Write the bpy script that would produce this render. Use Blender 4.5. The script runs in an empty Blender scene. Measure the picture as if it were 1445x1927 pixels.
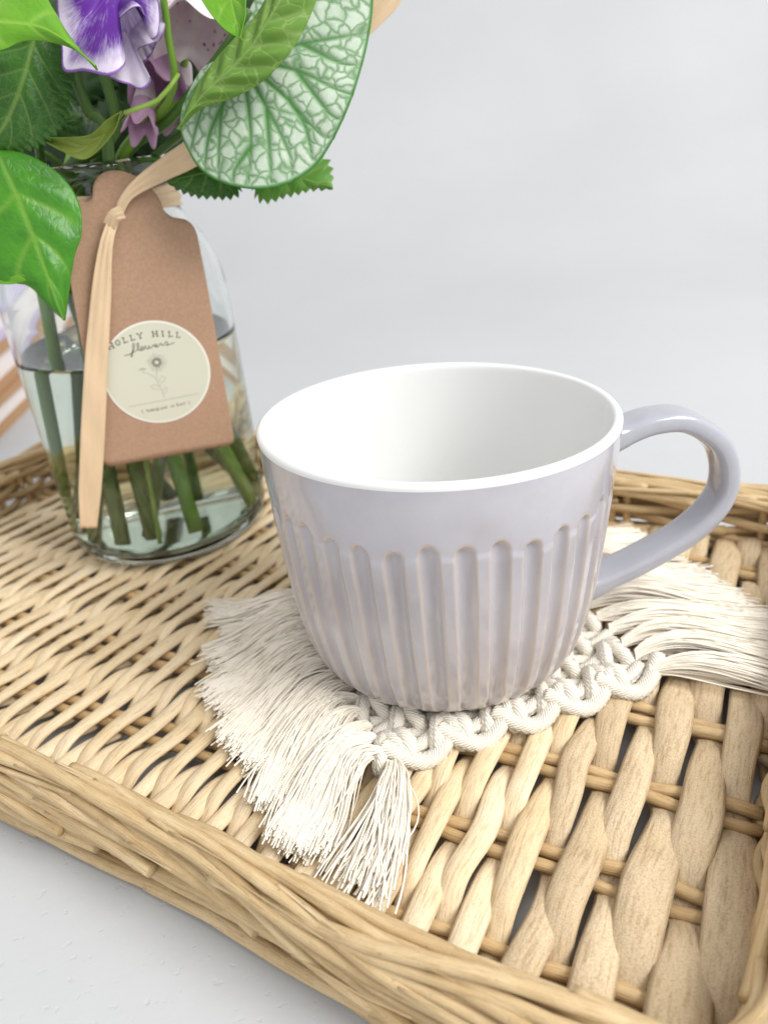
import bpy, math, random
import numpy as np

rng = np.random.default_rng(7)
random.seed(7)
SC = bpy.context.scene
S = 0.01                                   # all lengths below are centimetres

# ------------------------------------------------------------------ camera
W0, H0 = 1445.0, 1927.0
FPX = 1394.5
PITCH, ROLL = math.radians(29.22), math.radians(-5.36)
CAM = np.array([0.0, 0.0, 18.0])
FWD = np.array([0, math.cos(PITCH), -math.sin(PITCH)])
UP0 = np.array([0, math.sin(PITCH), math.cos(PITCH)])
RT0 = np.array([1.0, 0, 0])
RT = math.cos(ROLL) * RT0 + math.sin(ROLL) * UP0
UP = -math.sin(ROLL) * RT0 + math.cos(ROLL) * UP0
cd = bpy.data.cameras.new('camera')
cam = bpy.data.objects.new('camera', cd)
SC.collection.objects.link(cam)
from mathutils import Matrix, Vector
cam.matrix_world = Matrix(((RT[0], UP[0], -FWD[0], CAM[0] * S), (RT[1], UP[1], -FWD[1], CAM[1] * S),
                           (RT[2], UP[2], -FWD[2], CAM[2] * S), (0, 0, 0, 1)))
cd.sensor_fit = 'VERTICAL'
cd.sensor_height = 24.0
cd.lens = FPX / H0 * 24.0
cd.clip_start = 0.005
cd.clip_end = 20
cd.dof.use_dof = True
cd.dof.focus_distance = 0.198
cd.dof.aperture_fstop = 7.6
SC.camera = cam

# ------------------------------------------------------------------ light
wd = bpy.data.worlds.new('World')
SC.world = wd
wd.use_nodes = True
bg = wd.node_tree.nodes['Background']
bg.inputs[0].default_value = (0.97, 0.985, 1.0, 1)
bg.inputs[1].default_value = 0.67


def area(name, loc, target, size, energy, col):
    d = bpy.data.lights.new(name, 'AREA')
    d.shape = 'RECTANGLE'
    d.size, d.size_y = size[0] * S, size[1] * S
    d.energy = energy
    d.color = col
    o = bpy.data.objects.new(name, d)
    SC.collection.objects.link(o)
    o.location = Vector(loc) * S
    v = Vector(target) - Vector(loc)
    o.rotation_euler = v.to_track_quat('-Z', 'Y').to_euler()
    return o


area('window_light', (98, -28, 112), (0, 28, 2), (80, 76), 17.0, (1.0, 0.985, 0.96))

SC.view_settings.view_transform = 'Standard'
SC.view_settings.look = 'None'
SC.view_settings.exposure = 0.54
SC.view_settings.gamma = 1.0
SC.render.engine = 'CYCLES'
SC.cycles.use_denoising = True
SC.cycles.max_bounces = 14
SC.cycles.transmission_bounces = 12
SC.cycles.transparent_max_bounces = 12
SC.cycles.diffuse_bounces = 4
SC.cycles.glossy_bounces = 5
SC.cycles.sample_clamp_indirect = 6.0


# ------------------------------------------------------------------ helpers
def V(*a):
    return np.array(a, float)


def nrm(v):
    v = np.asarray(v, float)
    return v / (np.linalg.norm(v, axis=-1, keepdims=True) + 1e-12)


def ray(x, y):
    return FWD * FPX + RT * (x - W0 / 2) + UP * (H0 / 2 - y)


def on(x, y, P0, n):                        # where the sight line of a photo point meets a plane of the place
    d = ray(x, y)
    return CAM + d * (((P0 - CAM) @ n) / (d @ n))


def aty(x, y, Y):
    d = ray(x, y)
    return CAM + d * (Y / d[1])


def plane(x, y, Y, nx, nz):
    return aty(x, y, Y), nrm(V(nx, -1, nz))


def catmull(P, n):
    P = np.asarray(P, float)
    if len(P) == 2:
        t = np.linspace(0, 1, n)[:, None]
        return P[0] * (1 - t) + P[1] * t
    d = np.r_[0, np.cumsum(np.linalg.norm(np.diff(P, axis=0), axis=1) ** 0.75 + 1e-9)]
    Q = np.vstack([2 * P[0] - P[1], P, 2 * P[-1] - P[-2]])
    s = np.linspace(0, d[-1], n)
    k = np.clip(np.searchsorted(d, s, side='right') - 1, 0, len(P) - 2)
    t = ((s - d[k]) / (d[k + 1] - d[k]))[:, None]
    p0, p1, p2, p3 = Q[k], Q[k + 1], Q[k + 2], Q[k + 3]
    return 0.5 * (2 * p1 + (p2 - p0) * t + (2 * p0 - 5 * p1 + 4 * p2 - p3) * t ** 2 + (3 * p1 - p0 - 3 * p2 + p3) * t ** 3)


def resample(P, n):
    P = np.asarray(P, float)
    d = np.r_[0, np.cumsum(np.linalg.norm(np.diff(P, axis=0), axis=1))]
    s = np.linspace(0, d[-1], n)
    return np.stack([np.interp(s, d, P[:, i]) for i in range(P.shape[1])], 1)


class G:
    """collects geometry (cm) for one mesh"""
    def __init__(self):
        self.v, self.f, self.uv, self.n, self.at = [], [], [], 0, []

    def add(self, v, f, uv=None, at=None):
        v = np.asarray(v, float)
        f = np.asarray(f, int)
        self.v.append(v)
        self.f.append(f + self.n)
        self.uv.append(np.zeros((len(v), 2)) if uv is None else np.asarray(uv, float))
        self.at.append(np.zeros(len(v)) if at is None else np.asarray(at, float))
        self.n += len(v)

    def tube(self, path, rad, seg=8, up=None, ridges=0, ramp=0.1, twist=0.0, cap=True, rot=0.0, fade=None):
        path = np.asarray(path, float)
        N = len(path)
        T = nrm(np.gradient(path, axis=0))
        rad = np.asarray(rad, float)
        if rad.ndim == 0:
            rad = np.full((N, 2), float(rad))
        elif rad.ndim == 1 and len(rad) == N:
            rad = np.stack([rad, rad], 1)
        elif rad.ndim == 1:
            rad = np.tile(rad, (N, 1))
        if up is not None:
            upv = np.asarray(up, float)
            if upv.ndim == 1:
                upv = np.tile(upv, (N, 1))
            A = nrm(np.cross(T, upv))
            B = np.cross(A, T)
        else:
            A = np.zeros((N, 3))
            r = np.array([0.0, 0, 1]) if abs(T[0, 2]) < 0.9 else np.array([1.0, 0, 0])
            A[0] = nrm(np.cross(T[0], r))
            for i in range(1, N):
                a = A[i - 1] - T[i] * (A[i - 1] @ T[i])
                A[i] = nrm(a)
            B = np.cross(A, T)
        L = np.r_[0, np.cumsum(np.linalg.norm(np.diff(path, axis=0), axis=1))]
        ph = np.linspace(0, 2 * np.pi, seg, endpoint=False)[None, :] + rot
        mod = 1.0
        if ridges:
            mod = 1 + ramp * (np.abs(np.cos(0.5 * ridges * (ph - twist * L[:, None]))) - 0.6)
        c, s = np.cos(ph) * mod, np.sin(ph) * mod
        if np.ndim(c) == 2 and c.shape[0] == 1:
            c, s = np.repeat(c, N, 0), np.repeat(s, N, 0)
        v = path[:, None] + A[:, None] * (c * rad[:, :1])[..., None] + B[:, None] * (s * rad[:, 1:])[..., None]
        idx = np.arange(N * seg).reshape(N, seg)
        a, b = idx[:-1], idx[1:]
        f = np.stack([b, np.roll(b, -1, 1), np.roll(a, -1, 1), a], -1).reshape(-1, 4)
        uv = np.stack([np.repeat(L[:, None], seg, 1), np.repeat(np.arange(seg)[None] / seg, N, 0)], -1).reshape(-1, 2)
        v = v.reshape(-1, 3)
        if cap:
            k = len(v)
            v = np.vstack([v, path[0], path[-1]])
            uv = np.vstack([uv, [0, 0.5], [L[-1], 0.5]])
            f0 = np.stack([np.full(seg, k), idx[0], np.roll(idx[0], -1), np.roll(idx[0], -1)], 1)
            f1 = np.stack([np.full(seg, k + 1), np.roll(idx[-1], -1), idx[-1], idx[-1]], 1)
            f = np.vstack([f, f0, f1])
        self.add(v, f, uv)

    def grid(self, P, uv=None, at=None, close=False, flip=False):
        n, m = P.shape[:2]
        idx = np.arange(n * m).reshape(n, m)
        if close:
            a, b = idx[:-1], idx[1:]
            f = np.stack([a, np.roll(a, -1, 1), np.roll(b, -1, 1), b], -1).reshape(-1, 4)
        else:
            f = np.stack([idx[:-1, :-1], idx[:-1, 1:], idx[1:, 1:], idx[1:, :-1]], -1).reshape(-1, 4)
        if flip:
            f = f[:, ::-1]
        self.add(P.reshape(-1, 3), f, None if uv is None else uv.reshape(-1, 2), None if at is None else at.reshape(-1))

    def build(self, name, mat, parent=None, org=None, smooth=True, solid=0.0, fmat=None):
        v = np.vstack(self.v)
        f = np.vstack(self.f)
        uv = np.vstack(self.uv)
        at = np.concatenate(self.at)
        if org is None:
            org = ORG.get(parent.name, V(0, 0, 0)) if parent is not None else V(0, 0, 0)
            free = False
        v = (v - org) * S
        tri = f[:, 2] == f[:, 3]
        cnt = np.where(tri, 3, 4)
        start = np.r_[0, np.cumsum(cnt)[:-1]]
        loops = f[~(tri[:, None] & (np.arange(4) == 3)[None])]
        me = bpy.data.meshes.new(name)
        me.vertices.add(len(v))
        me.vertices.foreach_set('co', v.astype(np.float32).ravel())
        me.loops.add(len(loops))
        me.loops.foreach_set('vertex_index', loops.astype(np.int32))
        me.polygons.add(len(f))
        me.polygons.foreach_set('loop_start', start.astype(np.int32))
        me.polygons.foreach_set('use_smooth', np.full(len(f), smooth))
        ul = me.uv_layers.new(name='UVMap')
        ul.data.foreach_set('uv', uv[loops].astype(np.float32).ravel())
        if np.any(at):
            a_ = me.attributes.new('mask', 'FLOAT', 'POINT')
            a_.data.foreach_set('value', at.astype(np.float32))
        for m in (mat if isinstance(mat, (list, tuple)) else [mat]):
            me.materials.append(m)
        if fmat is not None:
            me.polygons.foreach_set('material_index', np.asarray(fmat, np.int32))
        me.update(calc_edges=True)
        me.validate()
        o = bpy.data.objects.new(name, me)
        SC.collection.objects.link(o)
        if parent is not None:
            o.parent = parent
            ORG[o.name] = org
        else:
            o.location = Vector(org) * S
            ORG[o.name] = org
        if solid:
            md = o.modifiers.new('thickness', 'SOLIDIFY')
            md.thickness = solid * S
            md.offset = -1
        return o


ORG = {}


def thing(name, loc, label, cat, group=None, kind=None):
    o = bpy.data.objects.new(name, None)
    o.empty_display_size = 0.01
    SC.collection.objects.link(o)
    o.location = Vector(loc) * S
    ORG[o.name] = np.asarray(loc, float)
    return tag(o, label, cat, group, kind)


def tag(o, label=None, cat=None, group=None, kind=None):
    if label:
        o['label'] = label
    if cat:
        o['category'] = cat
    if group:
        o['group'] = group
    if kind:
        o['kind'] = kind
    return o


# ------------------------------------------------------------------ materials
def new_mat(name):
    m = bpy.data.materials.new(name)
    m.use_nodes = True
    nt = m.node_tree
    b = nt.nodes['Principled BSDF']
    return m, nt, b


def nd(nt, t, **kw):
    n = nt.nodes.new(t)
    for k, v in kw.items():
        if k.startswith('i_'):
            key = k[2:]
            key = int(key) if key.isdigit() else key
            n.inputs[key].default_value = v
        else:
            setattr(n, k, v)
    return n


def ramp(nt, fac, stops):
    r = nt.nodes.new('ShaderNodeValToRGB')
    e = r.color_ramp.elements
    while len(e) < len(stops):
        e.new(0.5)
    for k, (p, c) in enumerate(stops):
        e[k].position = p
        e[k].color = (*c, 1) if len(c) == 3 else c
    nt.links.new(fac, r.inputs[0])
    return r.outputs[0]


def mixc(nt, fac, a, b, mode='MIX'):
    m = nt.nodes.new('ShaderNodeMix')
    m.data_type = 'RGBA'
    m.blend_type = mode
    for s, x in ((0, fac), (6, a), (7, b)):
        if hasattr(x, 'links') or isinstance(x, bpy.types.NodeSocket):
            nt.links.new(x, m.inputs[s])
        elif s == 0:
            m.inputs[0].default_value = x
        else:
            m.inputs[s].default_value = (*x, 1)
    return m.outputs[2]


def math_(nt, op, a, b=0.0, c=0.0, clamp=False):
    m = nt.nodes.new('ShaderNodeMath')
    m.operation = op
    m.use_clamp = clamp
    for k, x in enumerate((a, b, c)):
        if isinstance(x, bpy.types.NodeSocket):
            nt.links.new(x, m.inputs[k])
        else:
            m.inputs[k].default_value = x
    return m.outputs[0]


def uvmap(nt, sx, sy, rnd=True):
    uv = nd(nt, 'ShaderNodeUVMap', uv_map='UVMap')
    mp = nd(nt, 'ShaderNodeMapping')
    mp.inputs['Scale'].default_value = (sx, sy, 1)
    nt.links.new(uv.outputs[0], mp.inputs[0])
    if rnd:
        oi = nd(nt, 'ShaderNodeObjectInfo')
        cx = nd(nt, 'ShaderNodeCombineXYZ')
        k = math_(nt, 'MULTIPLY', oi.outputs['Random'], 53.0)
        nt.links.new(k, cx.inputs[0])
        nt.links.new(k, cx.inputs[2])
        nt.links.new(cx.outputs[0], mp.inputs['Location'])
    return mp.outputs[0]


def noise(nt, vec, scale, detail=4, rough=0.55, dist=0.0):
    n = nd(nt, 'ShaderNodeTexNoise', i_Scale=scale, i_Detail=detail, i_Roughness=rough, i_Distortion=dist)
    if vec is not None:
        nt.links.new(vec, n.inputs['Vector'])
    return n.outputs[0]


def bump(nt, b, h, strength=0.3, dist=0.0005):
    bn = nd(nt, 'ShaderNodeBump', i_Strength=strength, i_Distance=dist)
    nt.links.new(h, bn.inputs['Height'])
    nt.links.new(bn.outputs[0], b.inputs['Normal'])


def willow(name, c1, c2, dark, speck=0.62, rough=0.5, pores=0.0):
    m, nt, b = new_mat(name)
    grain = noise(nt, uvmap(nt, 0.9, 18), 1.6, 5, 0.6)
    blot = noise(nt, uvmap(nt, 0.55, 0.9), 1.3, 3, 0.5)
    fine = noise(nt, uvmap(nt, 6, 22), 2.2, 3, 0.7)
    oi = nd(nt, 'ShaderNodeObjectInfo')
    col = mixc(nt, ramp(nt, blot, [(0.35, (0, 0, 0)), (0.7, (1, 1, 1))]), c1, c2)
    col = mixc(nt, math_(nt, 'MULTIPLY', oi.outputs['Random'], 0.55), col, (c2[0] * 0.74, c2[1] * 0.70, c2[2] * 0.60))
    g = ramp(nt, grain, [(0.34, (0.62, 0.52, 0.42)), (0.50, (1, 1, 1)), (0.70, (1.06, 1.05, 1.02))])
    col = mixc(nt, 0.6, col, g, 'MULTIPLY')
    f = ramp(nt, fine, [(0.30, (0.78, 0.72, 0.66)), (0.5, (1, 1, 1))])
    col = mixc(nt, 0.6, col, f, 'MULTIPLY')
    if pores:
        po = noise(nt, uvmap(nt, 16, 34), 1.6, 3, 0.8)
        col = mixc(nt, pores, col, ramp(nt, po, [(0.33, (0.55, 0.47, 0.38)), (0.50, (1, 1, 1))]), 'MULTIPLY')
    sp = noise(nt, uvmap(nt, 1.6, 3.2), 2.4, 4, 0.75)
    msk = ramp(nt, sp, [(speck, (0, 0, 0)), (speck + 0.07, (1, 1, 1))])
    col = mixc(nt, math_(nt, 'MULTIPLY', msk, 0.75), col, dark)
    nt.links.new(col, b.inputs['Base Color'])
    b.inputs['Roughness'].default_value = rough
    b.inputs['Specular IOR Level'].default_value = 0.35
    h = math_(nt, 'ADD', math_(nt, 'MULTIPLY', grain, 0.7), math_(nt, 'MULTIPLY', fine, 0.5))
    bump(nt, b, h, 0.55, 0.0007)
    return m


def plain(name, col, rough=0.5, spec=0.4):
    m, nt, b = new_mat(name)
    b.inputs['Base Color'].default_value = (*col, 1)
    b.inputs['Roughness'].default_value = rough
    b.inputs['Specular IOR Level'].default_value = spec
    return m, nt, b


M_weave = willow('willow_weaver', (0.93, 0.78, 0.56), (0.85, 0.67, 0.42), (0.40, 0.24, 0.11), 0.66)
M_weave2 = willow('willow_weathered', (0.79, 0.645, 0.45), (0.70, 0.55, 0.355), (0.34, 0.22, 0.12), 0.69, 0.62, 0.7)  # darker, more porous willow for the right-hand canes
M_stake = willow('willow_stake', (0.76, 0.56, 0.31), (0.66, 0.45, 0.22), (0.25, 0.13, 0.06), 0.66)
M_rod = willow('willow_rod', (0.76, 0.585, 0.345), (0.62, 0.445, 0.235), (0.10, 0.05, 0.02), 0.655)


def cotton(name, c1, c2, sy=1.0):
    m, nt, b = new_mat(name)
    n = noise(nt, uvmap(nt, 2.0, 1.0), 1.5, 3)
    col = mixc(nt, n, c1, c2)
    # threads of the ply
    uv = nd(nt, 'ShaderNodeUVMap', uv_map='UVMap')
    sx = nd(nt, 'ShaderNodeSeparateXYZ')
    nt.links.new(uv.outputs[0], sx.inputs[0])
    k = math_(nt, 'ADD', math_(nt, 'MULTIPLY', sx.outputs[1], 15.0), math_(nt, 'MULTIPLY', sx.outputs[0], -9.0))
    k = math_(nt, 'ABSOLUTE', math_(nt, 'SINE', math_(nt, 'MULTIPLY', k, math.pi)))
    col = mixc(nt, 0.5, col, ramp(nt, k, [(0.0, (0.62, 0.56, 0.48)), (0.45, (1, 1, 1))]), 'MULTIPLY')
    nt.links.new(col, b.inputs['Base Color'])
    b.inputs['Roughness'].default_value = 0.9
    b.inputs['Specular IOR Level'].default_value = 0.1
    b.inputs['Sheen Weight'].default_value = 0.15
    b.inputs['Subsurface Weight'].default_value = 0.0
    bump(nt, b, k, 0.7, 0.0004)
    return m


M_cord = cotton('cotton_cord', (0.94, 0.89, 0.79), (0.90, 0.83, 0.71))
M_fringe, _nt, _b = new_mat('cotton_thread')
_n = noise(_nt, None, 90.0, 2)
_nt.links.new(ramp(_nt, _n, [(0.3, (0.93, 0.88, 0.79)), (0.7, (0.88, 0.80, 0.66))]), _b.inputs['Base Color'])
_b.inputs['Roughness'].default_value = 0.85
_b.inputs['Specular IOR Level'].default_value = 0.15


# ------------------------------------------------------------------ ground sheet
def ground():
    m, nt, b = new_mat('white_paint')
    tc = nd(nt, 'ShaderNodeTexCoord')
    n1 = noise(nt, tc.outputs['Object'], 330.0, 3, 0.5)
    n2 = noise(nt, tc.outputs['Object'], 5.0, 4, 0.55)
    n3 = noise(nt, tc.outputs['Object'], 75.0, 3, 0.6)
    col = mixc(nt, n2, (0.482, 0.492, 0.502), (0.557, 0.565, 0.572))
    nt.links.new(col, b.inputs['Base Color'])
    b.inputs['Roughness'].default_value = 0.55
    b.inputs['Specular IOR Level'].default_value = 0.3
    pit = ramp(nt, n1, [(0.22, (0, 0, 0)), (0.36, (1, 1, 1))])
    h = math_(nt, 'ADD', math_(nt, 'MULTIPLY', pit, 0.5), math_(nt, 'MULTIPLY', n3, 0.5))
    bump(nt, b, h, 0.30, 0.0016)
    # table running back into an upward sweep
    prof = [(-60.0, 0.0), (-20, 0), (10, 0), (40, 0), (62, 0), (72, 0)]
    R0, y0 = 60.0, 72.0
    for k in range(1, 13):
        a = math.pi / 2 * k / 12
        prof.append((y0 + R0 * math.sin(a), R0 - R0 * math.cos(a)))
    prof += [(132, 90), (132, 130), (132, 190)]
    prof = np.array(prof)
    prof = resample(prof, 110)
    xs = np.linspace(-190, 190, 110)
    P = np.zeros((len(prof), len(xs), 3))
    P[..., 0] = xs[None]
    P[..., 1] = prof[:, :1]
    P[..., 2] = prof[:, 1:]
    # soft creases of the hanging sheet, only behind the table
    w = np.clip((prof[:, 0] - 80) / 30, 0, 1)[:, None]
    cr = 0.5 * np.sin(xs[None] * 0.11 + prof[:, 1:] * 0.17) + 0.35 * np.sin(xs[None] * 0.05 - prof[:, 1:] * 0.33 + 1.0)
    P[..., 1] -= w * cr * 2.4
    g = G()
    g.grid(P)
    o = g.build('tabletop', m)
    tag(o, 'white painted tabletop running back into a plain white backdrop', kind='structure')


ground()

# ------------------------------------------------------------------ wicker tray
ANG = math.radians(-26.9)
UA, VB = V(math.cos(ANG), math.sin(ANG), 0), V(-math.sin(ANG), math.cos(ANG), 0)


def uvz(u, v, z):
    u, v, z = np.broadcast_arrays(np.asarray(u, float), np.asarray(v, float), np.asarray(z, float))
    return u[..., None] * UA + v[..., None] * VB + z[..., None] * V(0, 0, 1)


U0, U1, V0, V1 = -33.0, 2.35, 8.15, 29.0            # centre line of the tray wall
tray = thing('wicker_tray', uvz(-15, 18, 0), 'shallow rectangular wicker tray of peeled willow under the mug and jar', 'tray')
FZ, FA, FT = 0.78, 0.30, 0.13
VS0, DV = 9.25, 2.95                                # stakes

# perimeter path (rounded rectangle), parameter in cm, starts on the front edge at the left
def perimeter(rc=1.9, n=900):
    pts = []
    for (cx, cy, a0) in ((U1 - rc, V0 + rc, -90), (U1 - rc, V1 - rc, 0), (U0 + rc, V1 - rc, 90), (U0 + rc, V0 + rc, 180)):
        for k in range(13):
            a = math.radians(a0 + 90 * k / 12)
            pts.append((cx + rc * math.cos(a), cy + rc * math.sin(a)))
    pts = [((U0 + rc), V0)] + pts
    P = resample(np.array(pts), n)
    return P


PER = perimeter()
_pd = np.r_[0, np.cumsum(np.linalg.norm(np.diff(PER, axis=0), axis=1))]
PLEN = _pd[-1] + np.linalg.norm(PER[-1] - PER[0])
_PT = nrm(np.gradient(np.vstack([PER[-3:], PER, PER[:3]]), axis=0))[3:-3]


def wall(s, off, z):
    """point on the wall: s along the perimeter, off outward from the centre line"""
    s = np.mod(np.asarray(s, float), PLEN)
    c = np.stack([np.interp(s, np.r_[_pd, PLEN], np.r_[PER[:, i], PER[0, i]]) for i in (0, 1)], -1)
    t = np.stack([np.interp(s, np.r_[_pd, PLEN], np.r_[_PT[:, i], _PT[0, i]]) for i in (0, 1)], -1)
    n = np.stack([t[..., 1], -t[..., 0]], -1)
    q = c + n * np.asarray(off, float)[..., None]
    q[..., 0] += np.clip((q[..., 0] + 4) / 4, 0, 1) * np.interp(q[..., 1], [8, 16, 20, 24, 29], [0.05, 0.40, 0.85, 1.4, 1.9])
    fw = np.clip((V1 - q[..., 1]) / (V1 - V0), 0, 1)
    q[..., 1] += fw * np.interp(q[..., 0], [-34, -18, -10, -5, 3], [1.3, 0.75, 0.40, -0.2, -0.25])
    return uvz(q[..., 0], q[..., 1], z * (1 + 0.16 * (1 - fw)))


def build_tray():
    # stakes of the floor, in pairs
    for k in range(7):
        v = VS0 + DV * k
        for d in (-0.24, 0.24):
            u = np.linspace(U0 + 0.2, U1 - 0.3 + np.interp(v, [8, 16, 20, 24, 29], [0.05, 0.40, 0.85, 1.4, 1.9]), 60)
            r = 0.185 * rng.uniform(0.88, 1.12)
            ph = rng.uniform(0, 6)
            P = uvz(u, v + d * rng.uniform(0.85, 1.1) + 0.06 * np.sin(u * 0.5 + ph) + 0.05 * np.sin(u * 1.7 + ph), FZ + 0.03 * np.sin(u * 1.1 + ph))
            g = G()
            g.tube(P, r * (1 + 0.06 * np.sin(u * 0.9 + ph)), 8)
            g.build('stake', M_stake, tray)
    # weavers
    us, u = [], 1.80
    while u > U0 + 0.6:
        sp = float(np.interp(u, [-40, -9, -6, -4, -2, 0, 2], [0.47, 0.47, 0.50, 0.57, 0.69, 0.83, 0.90]))
        us.append((u, sp))
        u -= sp * rng.uniform(0.92, 1.08)
    us = [(4.05, 0.76), (3.3, 0.76), (2.55, 0.76)] + us
    for i, (u, sp) in enumerate(us):
        n = 150
        v = np.linspace({0: 26.0, 1: 22.4, 2: 17.4}.get(i, V0 + 0.1), V1 - 0.1, n)
        th = np.pi * (v - VS0) / DV + np.pi * i
        w = np.cos(th)
        hw = sp * rng.uniform(0.92, 1.08)
        ph = rng.uniform(0, 6)
        yy_ = (1 - w) / 2
        z = FZ + FA * rng.uniform(0.95, 1.1) * (1 - 2.0 * yy_ ** 4.5) + 0.015 * np.sin(v * 2 + ph) - 0.07 * np.sin(th)
        thw = (th + np.pi) % (2 * np.pi) - np.pi
        lat = rng.uniform(0.14, 0.26) * sp * (thw / np.pi) * (1 - (np.abs(thw) / np.pi) ** 7) + 0.06 * np.sin(v * 0.7 + ph) + 0.07 * np.sin(v * 1.9 + ph * 2) * rng.uniform(0, 1)
        skew = 0.10 * np.clip((-u - 4) / 14, 0, 1)
        uu = u + lat + skew * (v - 16)
        wide = np.clip((u + 5) / 4, 0, 1)
        wd_ = hw * (0.585 + (0.045 + 0.01 * wide) * np.clip(w, -0.6, 1) + 0.03 * np.sin(v * 0.9 + ph)) * (1 + np.clip((u + 3) / 4, 0, 1) * 0.22 * np.clip((14 - v) / 5, -0.3, 1))
        tk = FT * (1.12 - 0.12 * np.abs(w)) * (1.15 if sp > 0.6 else 0.95)
        # a pale weaver tilts as it dives under the stakes
        tilt = 0.16 * np.sin(th)
        upv = nrm(uvz(tilt, 0 * v, 1 + 0 * v))
        g = G()
        g.tube(uvz(uu, v, z), np.stack([wd_, tk], 1), 10, up=upv)
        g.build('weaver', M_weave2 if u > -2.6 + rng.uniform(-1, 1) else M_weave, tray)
    # uprights of the wall
    ns = int(PLEN / 2.0)
    for k in range(ns):
        s0 = k * PLEN / ns
        for d in (-0.22, 0.22):
            z = np.linspace(0.15, 2.35, 14)
            g = G()
            lean = rng.uniform(-0.12, 0.12)
            g.tube(wall(s0 + d + lean * (z - 1), 0.0 + 0.12 * (z - 1.2), z), 0.17 * rng.uniform(0.9, 1.1), 7)
            g.build('upright', M_stake, tray)
    # randing rods woven round the uprights, low in the wall
    for row in range(6):
        z0 = 0.22 + row * 0.36
        s = rng.uniform(0, 6)
        s_end = s + PLEN
        par = row % 2
        while s < s_end:
            L = rng.uniform(11, 19)
            ss = np.linspace(s, min(s + L, s_end + 0.5), int(L * 5))
            ph = np.pi * ss / (PLEN / ns) + np.pi * par
            taper = np.linspace(1.1, 0.85, len(ss))
            off = 0.30 * np.cos(ph) + 0.12 * (z0 - 1.2)
            zz = z0 + 0.05 * np.sin(ss * 0.7 + row) + rng.uniform(-0.04, 0.04)
            g = G()
            g.tube(wall(ss, off, zz), np.stack([0.15 * taper, 0.19 * taper], 1) * rng.uniform(0.9, 1.15), 8, up=V(0, 0, 1))
            g.build('wall_rod', M_rod, tray)
            s += L - 0.6
    # plaited border: long rods rolling from the inner top over to the outer foot
    s = 0.0
    k = 0
    while s < PLEN - 0.6:
        L = rng.uniform(8, 26)
        n = int(L * 5)
        t = np.linspace(0, 1, n)
        a0 = math.radians(rng.uniform(105, 165))
        a1 = math.radians(rng.uniform(-75, 15))
        if rng.uniform() < 0.15:
            a0, a1 = math.radians(rng.uniform(20, 80)), math.radians(rng.uniform(80, 150))
        th = a0 + (a1 - a0) * (0.35 * t + 0.65 * t * t * (3 - 2 * t))
        layer = rng.uniform(0.72, 1.28)
        wob = 0.07 * np.sin(t * L * rng.uniform(0.4, 0.9) + k)
        off = 0.16 + (0.50 * layer + wob) * np.cos(th)
        z = 1.62 + (0.98 * layer + wob) * np.sin(th)
        if rng.uniform() < 0.3:
            off = off + rng.uniform(0.15, 0.45) * np.clip((t - 0.86) / 0.14, 0, 1) ** 1.5
        z = np.maximum(z, 0.24)
        r = rng.choice([rng.uniform(0.07, 0.11), rng.uniform(0.11, 0.155), rng.uniform(0.14, 0.19), rng.uniform(0.17, 0.205)]) * np.linspace(1.06, 0.88, n)
        knot = 1 + 0.05 * np.sin(t * L * 2.1 + k * 1.7) * (np.sin(t * L * 0.6 + k) > 0.3)
        g = G()
        g.tube(wall(s + L * t, off, z), r * knot, 9)
        g.build('border_rod', M_rod, tray)
        s += rng.uniform(0.45, 0.9)
        k += 1
    # foot rods lying on the table, outside
    s = 1.0
    while s < PLEN:
        L = rng.uniform(12, 18)
        t = np.linspace(0, 1, int(L * 4))
        off = 0.52 + 0.07 * np.sin(t * 7 + s)
        z = 0.26 + 0.10 * np.sin(t * 9 + s) ** 2
        g = G()
        g.tube(wall(s + L * t, off, z), rng.uniform(0.17, 0.23) * np.linspace(1.05, 0.9, len(t)), 8)
        g.build('foot_rod', M_rod, tray)
        s += rng.uniform(5.0, 8.0)
    # a few thin split slivers standing off the border
    for k in range(46):
        s0 = rng.uniform(8, 40)
        L = rng.uniform(0.8, 3.2)
        t = np.linspace(0, 1, 10)
        a = rng.uniform(0.0, 2.2)
        off = 0.16 + 0.78 * np.cos(a) + t * rng.uniform(0.0, 0.25)
        z = 1.62 + 1.28 * np.sin(a) + t * rng.uniform(-0.1, 0.22)
        g = G()
        g.tube(wall(s0 + L * t, off, z), 0.028 * (1 - 0.8 * t) + 0.006, 5)
        g.build('sliver', M_weave if k % 4 == 0 else M_rod, tray)


build_tray()

# ------------------------------------------------------------------ mug
MUG = V(1.66, 20.36, 1.54)


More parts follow.
